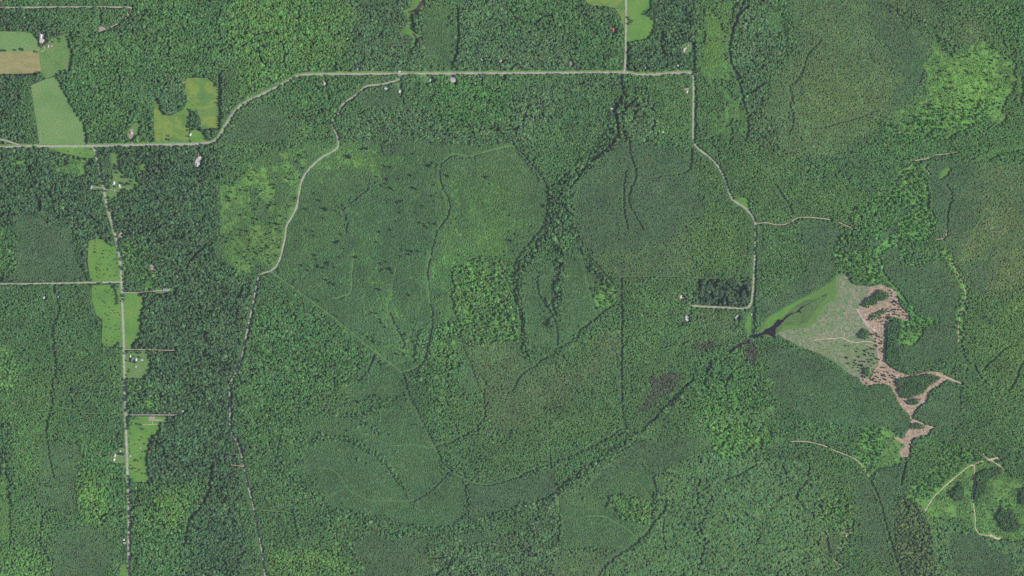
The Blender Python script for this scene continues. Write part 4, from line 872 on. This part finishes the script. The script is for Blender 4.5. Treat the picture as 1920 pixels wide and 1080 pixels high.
# ------------------------------------------------------------------ trees standing in the open (each one a thing)
OPEN = []      # species, x, y, radius m, height m, tint, label, group, category
def tint_of(base, n): return np.array(base)[None] * np.exp(rng.normal(0, .16, (n, 1))) * np.exp(rng.normal(0, .07, (n, 3)))
CON_C, BRO_C, SHR_C = (.024, .062, .030), (.040, .090, .036), (.045, .100, .038)
def open_trees(sp, pts, r, h, label, group, cat='tree', col=None):
    pts = np.asarray(pts, float); n = len(pts)
    tc = tint_of(col or {'conifer': CON_C, 'broadleaf': BRO_C, 'shrub': SHR_C}[sp], n)
    for (x, y), c in zip(pts, tc):
        f = math.exp(rng.normal(0, .2)); OPEN.append((sp, x, y, r * f, h * f * math.exp(rng.normal(0, .08)), c, label, group, cat))
def scatter(s, n, mind, seed, clump=0.0):
    p = P(s); r = np.random.default_rng(seed); out = []; tries = 0
    while len(out) < n and tries < n * 80:
        tries += 1
        q = np.array([r.uniform(p[:, 0].min(), p[:, 0].max()), r.uniform(p[:, 1].min(), p[:, 1].max())])
        if not inside(p, q[:1], q[1:2])[0]: continue
        iy, ix = idx(q[:1], q[1:2])
        if clump and dens[iy[0], ix[0]] < clump * r.uniform(-1, 1): continue
        if any(np.hypot(*(q - o)) < mind for o in out): continue
        out.append(q)
    return out

C6 = np.array([[float(v) for v in q.split(',')] for q in ('690,88 795,40 830,35 905,245 940,310 985,265 1070,262 1160,235 965,165 1010,175 1120,80 1130,150 1230,85 1180,75 1310,155 1265,135 1340,310 1200,340 1180,330 1020,335 1035,350 985,385 1075,375 1085,430 980,425 1320,390 1355,370 1080,515 1200,515 1250,465 1050,580 1260,600 1300,590 1245,560 1285,630 1010,645 930,660 1035,700 905,735 1090,790 1140,800 1170,805 1080,840 1215,805 660,785 625,850 740,850 755,850 525,490 600,500 505,555 480,425 435,370 375,490 380,650 430,655 440,690 305,725 445,835 450,865 935,895 975,885 890,940 945,940 1000,945 1025,970 935,955 345,910 390,950 395,915 540,890 545,910 590,925 505,930 465,910 300,1020 370,1010 530,1020 545,1050 590,1055 645,1050 1865,490 1900,535 1895,655 1910,725 1755,300 1725,250 1740,245 1415,310 1440,240 '
  '1120,120 1135,95 1300,165 1325,140 700,100 1010,330 975,300 1100,425 1060,440 1230,590 1270,615 1345,600 640,680 600,740 620,730 1090,800 1150,830 985,890 1010,940 465,925 520,895 560,1040 455,870').split()]) / 4 + np.array([480, 270])
open_trees('conifer', C6, 3.7, 14.5, 'dark conifer in the central regrowth', 'lone conifers in the regrowth')
C10 = np.array([[float(v) for v in q.split(',')] for q in '470,100 460,90 655,75 640,85 850,195 870,185 905,190 930,235 940,260 970,295 1180,260 1195,235 1185,315 1170,370 890,350 870,365 880,400 840,365 930,410 1070,500 1050,495 1105,352 1120,348 1150,55 920,10 935,15 650,260 610,215 590,200 760,850 830,690 770,690 740,700 585,690 560,640 1175,1025 1205,1025 680,1070 620,1015 895,805 1740,600 1870,600 1860,110 1770,125'.split()]) / 4 + np.array([480, 540])
open_trees('conifer', C10, 3.4, 13.0, 'dark conifer near the diagonal track', 'lone conifers by the diagonal track')
WC = scatter('416,350 440,352 490,305 560,278 600,287 570,325 556,390 533,420 527,465 512,497 480,512 440,502 416,478', 125, 4.2, 5, .6)
open_trees('conifer', WC, 3.0, 12.0, 'dark conifer in the western clearing', 'conifers in the western clearing')
NE = scatter('1765,92 1752,112 1733,122 1738,150 1744,178 1715,196 1690,216 1684,235 1760,238 1830,236 1858,222 1878,198 1897,165 1900,122 1885,106 1850,82 1830,92 1800,106', 170, 4.2, 6)
open_trees('conifer', NE, 2.7, 11.5, 'dark conifer in upper right clearing', 'conifers in the upper right clearing')
CUT1 = scatter('1580,640 1600,648 1640,650 1656,665 1655,688 1620,700 1590,690 1575,665', 40, 4, 7, .4)
open_trees('conifer', CUT1, 2.8, 9.5, 'dark conifer in the mottled clearcut', 'leave trees in the lower clearcut')
CUT2 = scatter('1636,540 1669,542 1684,568 1704,598 1674,592 1662,610 1645,610 1636,602 1668,575 1672,560 1668,546 1650,540', 42, 3.4, 8)
open_trees('conifer', CUT2, 2.5, 9.5, 'dark conifer on slash between wooded islands', 'leave trees on the upper slash')
CUT3 = scatter('1616,700 1660,685 1690,702 1680,720 1640,718 1620,720', 34, 3.4, 9)
open_trees('conifer', CUT3, 2.7, 9.5, 'dark conifer on slash beside pale landing', 'leave trees on the lower slash')
CUT4 = scatter('1632,625 1655,625 1655,660 1645,655 1638,640', 16, 3.4, 19)
open_trees('conifer', CUT4, 3.0, 10, 'dark conifer right of round wooded island', 'leave trees right of the round island')
open_trees('conifer', P('1810,944 1798,953 1781,963 1780,970.6 1818,971.5 1834,968 1825,960 1833,980 1832,947 1853,934 1869,935 1863.5,974 1863.5,997 1777,947 1853,955 1862,958'), 2.3, 8, 'dark conifer in lower right clearing', 'conifers in the lower right clearing')
open_trees('conifer', scatter('1556,986 1592,977 1605,988 1585,1020 1575,1045 1572,1020', 22, 3.4, 77), 2.2, 9, 'dark conifer in pale lower right clearing', 'conifers in the pale lower right clearing')
open_trees('conifer', scatter('1615,815 1685,815 1690,850 1650,870 1620,865', 26, 4, 10), 2.3, 9, 'dark conifer beside the small brown cut', 'conifers beside the smaller brown cut')
open_trees('conifer', P('1502,560 1549,587 1557,592 1563,590 1570,593 1580,592 1600,592 1552,576 1490,619 1510,612 1497,617 1545,640 1534,643 1560,643 1520,620'), 1.5, 4, 'small dark conifer among clearcut stumps', 'bushes in the mottled clearcut')
open_trees('broadleaf', P('29,94 41.7,93 2,95.5 6,95 10,95'), 3.4, 8, 'hedge tree above the tan stubble field', 'hedge trees above the stubble field')
open_trees('broadleaf', P('90,76 86,68 88,73 68,62 72,67 84,84 100,79 112,73 111.5,78'), 3.2, 8, 'round tree in the farm yard', 'trees in the upper left farm yard')
open_trees('broadleaf', P('216,308.5 219,312.6 218,317.3 227,317 220,324 231.6,324.5 230,323 243,324.5 241,326 232,332.6 236.3,330 239.8,332.7 229.7,344 243.5,344.7 247,340 216,350 205,350 204,353 202,339 240,345 235,347'), 3.2, 8.5, 'round tree in the tawny meadow', 'trees in the tawny meadow')
open_trees('broadleaf', P('257.5,795 264,796.5 269.4,804.4 266.3,804.4 262.4,825 266,819.7 253.3,833.3 271.4,832.4 253.3,864.4 255,862 259.5,864 265.3,859 267.5,847.4 246,872.7'), 2.5, 6, 'lone tree in the long pasture', 'lone trees in the long pasture')
open_trees('shrub', P('241.6,807 244.8,812.5 242.7,823.3 242.5,829 243,836 243.3,841 243.5,846 243.5,850 242.6,877.7 250,877.7 254.4,879 257.8,884.4 254,885 273,888 266.7,888 262,881 247,879'), 2.4, 4.5, 'dark shrub round the long pasture', 'shrubs round the long pasture', 'shrub')
open_trees('broadleaf', P('240,661 244,659.5 247,661 254,660 259.5,662 252,668.6 262,670 237,676 251,679 254.7,680 253,677 242.8,693 241.5,697 237,703.5 264,661'), 2.9, 7.5, 'round tree in the four-roof yard', 'trees in the yard of small roofs')
open_trees('shrub', np.vstack([P('178,450 178.5,455 177.5,461 178,467 179,473 218,470 218.5,478 219,486 219.5,494 220,502 220,510 219,516 179,500 180,504 184,503 186,496 182,506 195,470 208,472'), np.array(scatter('182,470 214,468 216,522 176,522', 26, 5, 11))]), 1.9, 3.6, 'dark shrub in pasture above side road', 'shrubs in the pasture above the side road', 'shrub')
open_trees('shrub', np.array(scatter('176,540 214,540 226,580 228,646 194,646 190,600', 42, 4.5, 12)), 1.8, 3.4, 'dark shrub in pasture below side road', 'shrubs in the pasture below the side road', 'shrub')
open_trees('broadleaf', P('216,542 217.5,545 218,549 219,553 220.5,557 220,561 220.5,565 221,569'), 3.0, 7, 'tree in short row beside road', 'short tree row by the left road')
open_trees('conifer', [(411.5 + .5 * math.sin(y), y) for y in np.arange(148, 243, 4.2)], 3.2, 13, 'tall conifer in row by yellow field', 'dark tree row by the yellow field')
open_trees('broadleaf', P('357,206 359,210 361,214 364,218 367,223 370,228 373,233 376,240 363,224 358,216 371,236 316,255 316.5,262 353,256'), 3.4, 10, 'round tree inside the yellow field', 'tree tongue in the yellow field')
open_trees('shrub', P('235,455 232,470 240,478 245,484 236,488 248,470 252,476 238,462 246,492 256,500 231,482'), 2.4, 5, 'dark shrub in the scrubby yard', 'shrubs in the scrubby yard', 'shrub')
open_trees('broadleaf', P('1180,37 1183,42 1179,45 1210,22 1214,24 1207,27 1178,33 1148,40 1186,39'), 3.0, 8, 'round tree by the top fields', 'trees in the top fields')
open_trees('shrub', P('146,280 151,287 128,284 140,281 160,283 165,290 120,281'), 1.8, 3, 'small shrub in roadside grass strip', 'shrubs in the roadside strip', 'shrub')
open_trees('broadleaf', P('1387,583 1385,587 1390,597 1284,590 1294,598 1296,602 1283,605 1289,561 1290,566 1286,562'), 3.4, 10, 'tree beside roofs near dark plantation', 'trees by the plantation roofs')
open_trees('broadleaf', P('224,851 226,853 228,850 217,844 221,842 233,850 231,853'), 3.2, 8, 'round tree beside the clustered roofs', 'trees beside the roofs at left')

OPEN_A = {k: [o for o in OPEN if o[0] == k] for k in ('conifer', 'broadleaf', 'shrub')}
IND = {}
for k, lst in OPEN_A.items():
    lst.sort(key=lambda o: -o[3]); IND[k] = lst[:295]
    rest = lst[295:]
    if rest: STAND[{'conifer': 'c', 'broadleaf': 'b', 'shrub': 's'}[k]] = np.vstack([STAND[{'conifer': 'c', 'broadleaf': 'b', 'shrub': 's'}[k]], np.array([[o[1], o[2], o[3], o[4], *o[5]] for o in rest])])
# the widest crowns of the closed forest are things of their own as well
need = 295 - len(IND['broadleaf'])
B_ = STAND['b']; inf = (B_[:, 0] > 4) & (B_[:, 0] < 1916) & (B_[:, 1] > 4) & (B_[:, 1] < 1076)
big = np.argsort(np.where(inf, -B_[:, 2], 0))[:need]
AREAS = [('upper left woods', lambda x, y: x < 450 and y < 272), ('woods by the shaded lane', lambda x, y: 240 < x < 480 and y >= 272),
 ('woods at the left edge', lambda x, y: x <= 240), ('woods above the long road', lambda x, y: y < 136), ('woods under the long road', lambda x, y: y < 270 and x < 1300),
 ('lower right woods', lambda x, y: x > 1100 and y > 640), ('right-hand woods', lambda x, y: x > 1300), ('central wooded strips', lambda x, y: True)]
for i in big:
    x, y = B_[i, 0], B_[i, 1]; a = next(n for n, f in AREAS if f(x, y))
    IND['broadleaf'].append(('broadleaf', x, y, B_[i, 2], B_[i, 3], B_[i, 4:7], 'broad crown in ' + a, 'broad crowns in ' + a, 'tree'))
STAND['b'] = np.delete(B_, big, 0)

ORD = 'first second third fourth fifth sixth seventh eighth ninth tenth eleventh twelfth thirteenth fourteenth fifteenth sixteenth seventeenth eighteenth nineteenth twentieth twenty-first twenty-second twenty-third twenty-fourth'.split()
def single_out():
    """each open tree gets a label of its own: its look and place, then its rank in the picture among its like"""
    by = {}
    for k in IND:
        for i, o in enumerate(IND[k]): by.setdefault(o[6], []).append((k, i))
    for lab, lst in by.items():
        lst.sort(key=lambda q: IND[q[0]][q[1]][2])
        for b in range(0, len(lst), 8):
            row = sorted(lst[b:b + 8], key=lambda q: IND[q[0]][q[1]][1])
            for j, (k, i) in enumerate(row):
                o = list(IND[k][i])
                o[6] = lab + (', %s from the left' % ORD[j] if len(lst) <= 8 else ', %s from left in %s eight from top' % (ORD[j], ORD[b // 8]))
                IND[k][i] = tuple(o)
single_out()
MESHES = {'conifer': (CC, CT, 'conifer_tree'), 'broadleaf': (BC, BT, 'broadleaf_tree'), 'shrub': (SHC, ST, 'shrub')}
PROTO = {'conifer': {}, 'broadleaf': {}, 'shrub': {}}
rnd = random.Random(5)
for k, lst in IND.items():
    crowns, tm, nm = MESHES[k]
    for j, (_, x, y, r, h, c, lab, grp, cat) in enumerate(lst):
        root = bpy.data.objects.new(nm, None); COL.objects.link(root); root.empty_display_size = .5
        root.location = (float(wx(x)), float(wy(y)), 0); root.rotation_euler = (0, 0, rnd.uniform(0, 6.28)); root.scale = (r, r, h)
        tag(root, lab, cat, grp)
        v = j % len(crowns)
        cr = bpy.data.objects.new('crown', crowns[v]); COL.objects.link(cr); cr.parent = root; cr['tint'] = [float(q) for q in c]
        tk = bpy.data.objects.new('trunk' if k != 'shrub' else 'stem', tm); COL.objects.link(tk); tk.parent = root
        PROTO[k].setdefault(v, (cr, tk))

# ------------------------------------------------------------------ the rest of the forest: one object per kind
def stand_object(name, data, protos, label, cat, seed):
    r = np.random.default_rng(seed); n = len(data)
    me = bpy.data.meshes.new(name); me.vertices.add(n)
    co = np.column_stack([wx(data[:, 0]), wy(data[:, 1]), np.zeros(n)]).astype(np.float32); me.vertices.foreach_set('co', co.ravel())
    def att(nm, ty, arr, key):
        a = me.attributes.new(nm, ty, 'POINT'); a.data.foreach_set(key, np.ascontiguousarray(arr).ravel())
    att('size', 'FLOAT_VECTOR', np.column_stack([data[:, 2] * r.uniform(.88, 1.14, n), data[:, 2] * r.uniform(.88, 1.14, n), data[:, 3]]).astype(np.float32), 'vector')
    att('turn', 'FLOAT_VECTOR', np.column_stack([r.normal(0, .03, n), r.normal(0, .03, n), r.uniform(0, 6.283, n)]).astype(np.float32), 'vector')
    att('pick', 'INT', r.integers(0, len(protos), n).astype(np.int32), 'value')
    att('tint', 'FLOAT_COLOR', np.column_stack([data[:, 4:7], np.ones(n)]).astype(np.float32), 'color')
    me.update()
    o = bpy.data.objects.new(name, me); COL.objects.link(o); tag(o, label, cat, kind='stuff')
    g = bpy.data.node_groups.new(name + '_scatter', 'GeometryNodeTree')
    g.interface.new_socket('Geometry', in_out='INPUT', socket_type='NodeSocketGeometry'); g.interface.new_socket('Geometry', in_out='OUTPUT', socket_type='NodeSocketGeometry')
    gi = g.nodes.new('NodeGroupInput'); go = g.nodes.new('NodeGroupOutput'); jn = g.nodes.new('GeometryNodeJoinGeometry')
    for v in sorted(protos, reverse=True):                        # joined last to first
        j2 = g.nodes.new('GeometryNodeJoinGeometry')
        for ob in protos[v]:
            oi = g.nodes.new('GeometryNodeObjectInfo'); oi.transform_space = 'ORIGINAL'; oi.inputs['Object'].default_value = ob
            g.links.new(oi.outputs['Geometry'], j2.inputs[0])
        ti = g.nodes.new('GeometryNodeGeometryToInstance'); g.links.new(j2.outputs[0], ti.inputs[0]); g.links.new(ti.outputs[0], jn.inputs[0])
    ip = g.nodes.new('GeometryNodeInstanceOnPoints'); ip.inputs['Pick Instance'].default_value = True
    g.links.new(gi.outputs[0], ip.inputs['Points']); g.links.new(jn.outputs[0], ip.inputs['Instance'])
    for nm, ty, sock in (('size', 'FLOAT_VECTOR', 'Scale'), ('turn', 'FLOAT_VECTOR', 'Rotation'), ('pick', 'INT', 'Instance Index')):
        na_ = g.nodes.new('GeometryNodeInputNamedAttribute'); na_.data_type = ty; na_.inputs['Name'].default_value = nm
        g.links.new(next(s for s in na_.outputs if s.name == 'Attribute' and s.enabled), ip.inputs[sock])
    g.links.new(ip.outputs[0], go.inputs[0])
    md = o.modifiers.new('scatter', 'NODES'); md.node_group = g
    return o
stand_object('broadleaf_forest', STAND['b'], PROTO['broadleaf'], 'closed green broadleaf forest covering most of the land', 'forest', 1)
stand_object('conifer_forest', STAND['c'], PROTO['conifer'], 'dark conifers mixed through the forest and planted below the right road', 'forest', 2)
stand_object('low_regrowth', STAND['s'], PROTO['shrub'], 'low smooth green regrowth over the cut-over land', 'brush', 3)
print('STAND', {k: len(v) for k, v in STAND.items()}, {k: len(v) for k, v in IND.items()})

make_haze(3.3e-6, (.84, .90, 1.0))

# ------------------------------------------------------------------ buildings
ROOF = {k: flat_mat(k + '_roof', c, .5, .4, .1, .4) for k, c in dict(white=(.56, .57, .58), pale=(.42, .41, .39), grey=(.30, .30, .32), pink=(.46, .38, .36), red=(.48, .03, .03), blue=(.22, .32, .55), green=(.26, .42, .36), dark=(.035, .035, .04), tan=(.50, .38, .26), lilac=(.33, .31, .37)).items()}
WALL = flat_mat('painted_siding', (.55, .53, .50), .7, .2, .06, 1.0); WOOD = flat_mat('brown_boards', (.16, .11, .07), .8, .1, .2, 1.5)
GLASS = flat_mat('dark_window_glass', (.03, .035, .04), .1, .5, .1); BRICK = flat_mat('chimney_brick', (.28, .12, .08), .9, .1, .2, 3)
def cube(bm, c, s, rot=None):
    r = bmesh.ops.create_cube(bm, size=1.0)
    for v in r['verts']:
        v.co = Vector((v.co.x * s[0], v.co.y * s[1], v.co.z * s[2]))
        if rot is not None: v.co.rotate(rot)
        v.co += Vector(c)
def building(name, x, y, L, Wd, ang, roof, label, cat, h=2.8, chim=False, wall=None):
    """gabled building; L and Wd in metres, ridge along its local x"""
    root = bpy.data.objects.new(name, None); COL.objects.link(root)
    root.location = (float(wx(x)), float(wy(y)), .2); root.rotation_euler = (0, 0, math.radians(ang)); tag(root, label, cat)
    rise = Wd * .24; wm = wall or WALL
    V = [(-L/2, -Wd/2, -.2), (L/2, -Wd/2, -.2), (L/2, Wd/2, -.2), (-L/2, Wd/2, -.2), (-L/2, -Wd/2, h), (L/2, -Wd/2, h), (L/2, Wd/2, h), (-L/2, Wd/2, h), (-L/2, 0, h + rise), (L/2, 0, h + rise)]
    mesh_obj('wall', V, [(0, 1, 5, 4), (2, 3, 7, 6), (1, 2, 6, 9, 5), (3, 0, 4, 8, 7)], wm, root)
    e = .45; bm = bmesh.new(); dz = rise / (Wd / 2) * e
    for s in (-1, 1):
        a = [(-L/2 - e, s * (Wd/2 + e), h - dz + .05), (L/2 + e, s * (Wd/2 + e), h - dz + .05), (L/2 + e, 0, h + rise + .05), (-L/2 - e, 0, h + rise + .05)]
        lo = [bm.verts.new(p) for p in a]; hi = [bm.verts.new((p[0], p[1], p[2] + .15)) for p in a]
        bm.faces.new(hi if s < 0 else hi[::-1]); bm.faces.new(lo[::-1] if s < 0 else lo)
        for i in range(4): bm.faces.new((lo[i], lo[(i + 1) % 4], hi[(i + 1) % 4], hi[i]))
    bmesh.ops.recalc_face_normals(bm, faces=bm.faces)
    rf = bm_obj('roof', bm, ROOF[roof], root)
    if chim:
        bm = bmesh.new(); cube(bm, (L * .22, Wd * .12, h + rise + .35), (.7, .7, 1.3)); bm_obj('chimney', bm, BRICK, rf)
    bm = bmesh.new(); cube(bm, (L * .12, -Wd/2 - .03, .95), (1.0 if cat != 'barn' else 3.0, .08, 2.1)); bm_obj('door', bm, WOOD, root)
    if cat in ('house', 'mobile home', 'cabin'):
        for wxp in (-.3, -.08, .34):
            for s in (-1, 1):
                if s == 1 and wxp < -.2: continue
                bm = bmesh.new(); cube(bm, (L * wxp, s * (Wd/2 + .02), 1.6), (1.2, .07, 1.1)); bm_obj('window', bm, GLASS, root)
    return root
BL = [
 ('barn', 76.6, 67.5, 10, 6.5, 85, 'white', 'large white-roofed building on pale gravel at upper left farm', 'barn', 3.6, False), ('house', 75, 83, 9, 6, 100, 'dark', 'dark-roofed building just below the pale farm gravel', 'house', 5, True),
 ('house', 90.5, 86.5, 6, 4, 70, 'pale', 'pale-roofed cottage at the left of a pair in the farm pasture', 'house', 2.8, False), ('shed', 96.5, 86, 5, 3, 30, 'pink', 'pinkish shed at the right of a pair in the farm pasture', 'shed', 2.4, False),
 ('shed', 357, 252, 7, 5, 60, 'white', 'white-roofed shed at the corner of the yellow field', 'shed', 2.8, False), ('house', 246, 249, 8, 6, 95, 'pink', 'pinkish roof in the small wooded yard above the road', 'house', 2.8, True),
 ('house', 608, 157, 8, 6, 80, 'tan', 'tan and white roof on bare ground below the road bend', 'house', 2.8, True), ('shed', 670.3, 129.8, 5, 3.6, 90, 'blue', 'blue-roofed shed just north of the long road', 'shed', 2.6, False),
 ('shed', 575, 130, 4, 3, 20, 'lilac', 'tiny lilac-grey roof north of the road bend', 'shed', 2.4, False), ('house', 749, 134, 6, 4.5, 10, 'white', 'small white roof on the north edge of the road above the lane mouth', 'house', 2.6, False),
 ('house', 723.5, 166, 8, 5, -20, 'white', 'bluish white roof below the start of the winding lane', 'house', 2.8, False), ('house', 749, 171.5, 7, 5.5, 80, 'white', 'white roof at the foot of the small yard by the lane mouth', 'house', 2.8, True),
 ('house', 806, 150.5, 8, 5, 75, 'green', 'green-roofed house south of the long road', 'house', 2.8, True), ('house', 849, 148.5, 13, 8, 5, 'pink', 'large pinkish roof on pale ground south of the long road', 'house', 3, True),
 ('shed', 901, 148, 5, 4, 0, 'pale', 'small pale roof in trees right of the large pinkish roof', 'shed', 2.4, False), ('cabin', 903, 112, 8, 4, 130, 'grey', 'grey cabin roof in the woods north of the road', 'cabin', 2.8, False),
 ('cabin', 939, 114, 7, 4, 60, 'pale', 'pale grey cabin roof right of the grey one in the woods', 'cabin', 2.8, False), ('house', 1149, 55.5, 10, 6.5, 90, 'red', 'red-roofed house in the woods left of the top road', 'house', 3.4, True),
 ('house', 1282.5, 93.5, 9, 6, 80, 'pale', 'largest pale roof in the yard near the road corner', 'house', 3, True), ('shed', 1290.5, 85, 5, 4, 20, 'grey', 'grey shed above the pale house near the road corner', 'shed', 2.4, False),
 ('shed', 1286, 90, 4, 3, 60, 'white', 'small white shed right beside the pale house near the road corner', 'shed', 2.4, False), ('cabin', 1271, 123, 5, 4, 90, 'white', 'white cabin roof at the top of a short drive', 'cabin', 2.6, False),
 ('shed', 1210, 127, 4.5, 3, 80, 'blue', 'bluish white roof in trees right of the road fork', 'shed', 2.4, False), ('cabin', 1288.3, 172.5, 6, 4, 85, 'white', 'white cabin roof below a brown patch by the right road', 'cabin', 2.8, False),
 ('shed', 213.5, 342.8, 7, 6, 95, 'white', 'white roof left of two in the tawny meadow', 'shed', 2.8, False), ('house', 223.8, 349, 9.5, 5.5, 105, 'white', 'long white roof right of two in the tawny meadow', 'house', 2.8, True),
 ('garage', 213, 345.3, 7, 3, 5, 'pale', 'pale low roof just below the left white roof in the tawny meadow', 'garage', 2.5, False), ('shed', 214.5, 356.8, 3.6, 3, 40, 'pale', 'small pale shed at the end of the short drive right of the road', 'shed', 2.4, False), ('house', 171, 351, 8, 5.5, 70, 'lilac', 'lilac-grey roof at the end of a drive left of the road', 'house', 2.8, True),
 ('house', 370, 309.5, 8, 5, 60, 'white', 'white roof in the woods below the road bend', 'house', 2.8, True), ('shed', 226.5, 437, 5, 4, 30, 'pale', 'pale shed on bare earth right of the left road', 'shed', 2.4, False),
 ('mobile_home', 310.5, 543.5, 15, 6, -8, 'lilac', 'long lilac-grey roof at the end of the gravel drive', 'mobile home', 2.8, False), ('shed', 317, 543, 4, 3, 10, 'pale', 'small pale shed right of the long lilac-grey roof', 'shed', 2.2, False),
 ('cabin', 82, 558, 6, 4, 60, 'white', 'white cabin roof in the woods below the side road', 'cabin', 2.6, False), ('shed', 108.5, 556.5, 5, 3.5, 70, 'blue', 'bluish roof beside the dark woodland track', 'shed', 2.4, False),
 ('shed', 244, 667.8, 6, 3.6, 84, 'white', 'small white roof nearest the road in the yard', 'shed', 2.4, False), ('house', 255, 674.3, 7, 5, 82, 'white', 'white-roofed cottage in the middle of the yard', 'house', 2.8, True), ('shed', 266, 675, 6, 3.6, 5, 'white', 'white shed at the right of the yard', 'shed', 2.4, False),
 ('shed', 254.8, 687.5, 4, 3.4, 0, 'white', 'white shed lowest in the yard, above the tawny lawn', 'shed', 2.4, False), ('barn', 246.4, 675.3, 12.5, 8.5, 80, 'dark', 'large dark-roofed barn in the yard by the left road', 'barn', 4, False),
 ('shed', 342.5, 771, 5, 4.4, 20, 'white', 'white shed at the end of the straight drive', 'shed', 2.6, False), ('shed', 225, 846.5, 5, 4.6, 85, 'pale', 'pale roof highest in the cluster left of the road', 'shed', 2.6, False),
 ('house', 215, 854.5, 8, 6, 80, 'pale', 'largest pale roof in the cluster left of the road', 'house', 2.8, True), ('shed', 213.8, 862, 6.4, 5, 88, 'white', 'white roof lowest in the cluster left of the road', 'shed', 2.6, False),
 ('garage', 244, 855, 6, 3.6, 5, 'pale', 'pale garage roof across the road from the cluster', 'garage', 2.4, False), ('shed', 263, 840, 2.8, 2.4, 0, 'white', 'tiny white shed alone in the long pasture', 'shed', 2, False),
 ('house', 232, 1011.6, 7, 5, 88, 'white', 'upper white roof of a pair left of the road near the bottom', 'house', 2.8, True), ('garage', 233, 1018.6, 8, 5, 2, 'pale', 'lower pale roof of a pair left of the road near the bottom', 'garage', 2.6, False),
 ('house', 1275.8, 556.5, 8.5, 7.5, 80, 'pink', 'pinkish square roof at the end of the sandy drive', 'house', 2.8, True), ('house', 1287.5, 600, 8, 4.6, -52, 'white', 'bright white roof in the woods below the sandy drive', 'house', 2.8, True), ('shed', 1285.6, 595.6, 6, 5, -52, 'lilac', 'lilac-grey roof touching the bright white one', 'shed', 2.8, False),
 ('mobile_home', 1381, 593.6, 13, 4.2, 52, 'pale', 'slanting pale roof in trees below the plantation drive', 'mobile home', 2.6, False), ('shed', 1409, 589.8, 3.4, 2.6, 80, 'white', 'tiny white roof at the edge of the dark shaded gap', 'shed', 2.2, False),
]
for b in BL:
    bo = building(b[0], b[1], b[2], b[3], b[4], b[5], b[6], b[7], b[8], b[9], b[10])

# ------------------------------------------------------------------ slash: felled stems on the fresh clearcut (nobody could count them)
LOGM = flat_mat('weathered_logs', (.34, .27, .21), .8, .2, .25, .3)
r = np.random.default_rng(44); LV, LF = [], []
spots = scatter('1630,540 1669,541 1684,566 1704,599 1674,594 1660,616 1657,656 1661,680 1690,700 1711,705 1690,712 1683,735 1705,760 1712,786 1706,778 1680,740 1668,722 1616,718 1616,702 1645,690 1640,640 1610,582', 420, .5, 45) + scatter('1745,728 1765,715 1740,745 1722,760 1705,765', 40, .5, 46) + scatter('1707,805 1740,806 1740,814 1712,822 1706,835 1706,852 1690,856 1690,843 1700,835 1700,812', 90, .5, 47)
for x, y in spots:
    a = r.normal(0, .5) + (1.57 if r.random() < .2 else 0.0); Lh = r.uniform(2, 6); w = r.uniform(.15, .35); cx, cy = wx(x), wy(y); z = .3
    u = np.array([math.cos(a), math.sin(a)]); v = np.array([-u[1], u[0]]); n0 = len(LV)
    for s in (-1, 1):
        for k in range(4):
            th = math.pi / 2 * k; q = np.array([cx, cy]) + u * s * Lh + v * w * math.cos(th); LV.append((q[0], q[1], z + w * math.sin(th)))
    for k in range(4): LF.append((n0 + k, n0 + (k + 1) % 4, n0 + 4 + (k + 1) % 4, n0 + 4 + k))
    LF.append((n0 + 3, n0 + 2, n0 + 1, n0)); LF.append((n0 + 4, n0 + 5, n0 + 6, n0 + 7))
lo = mesh_obj('felled_logs', LV, LF, LOGM); tag(lo, 'felled stems and slash strewn over the brown clearcut', 'logs', kind='stuff')
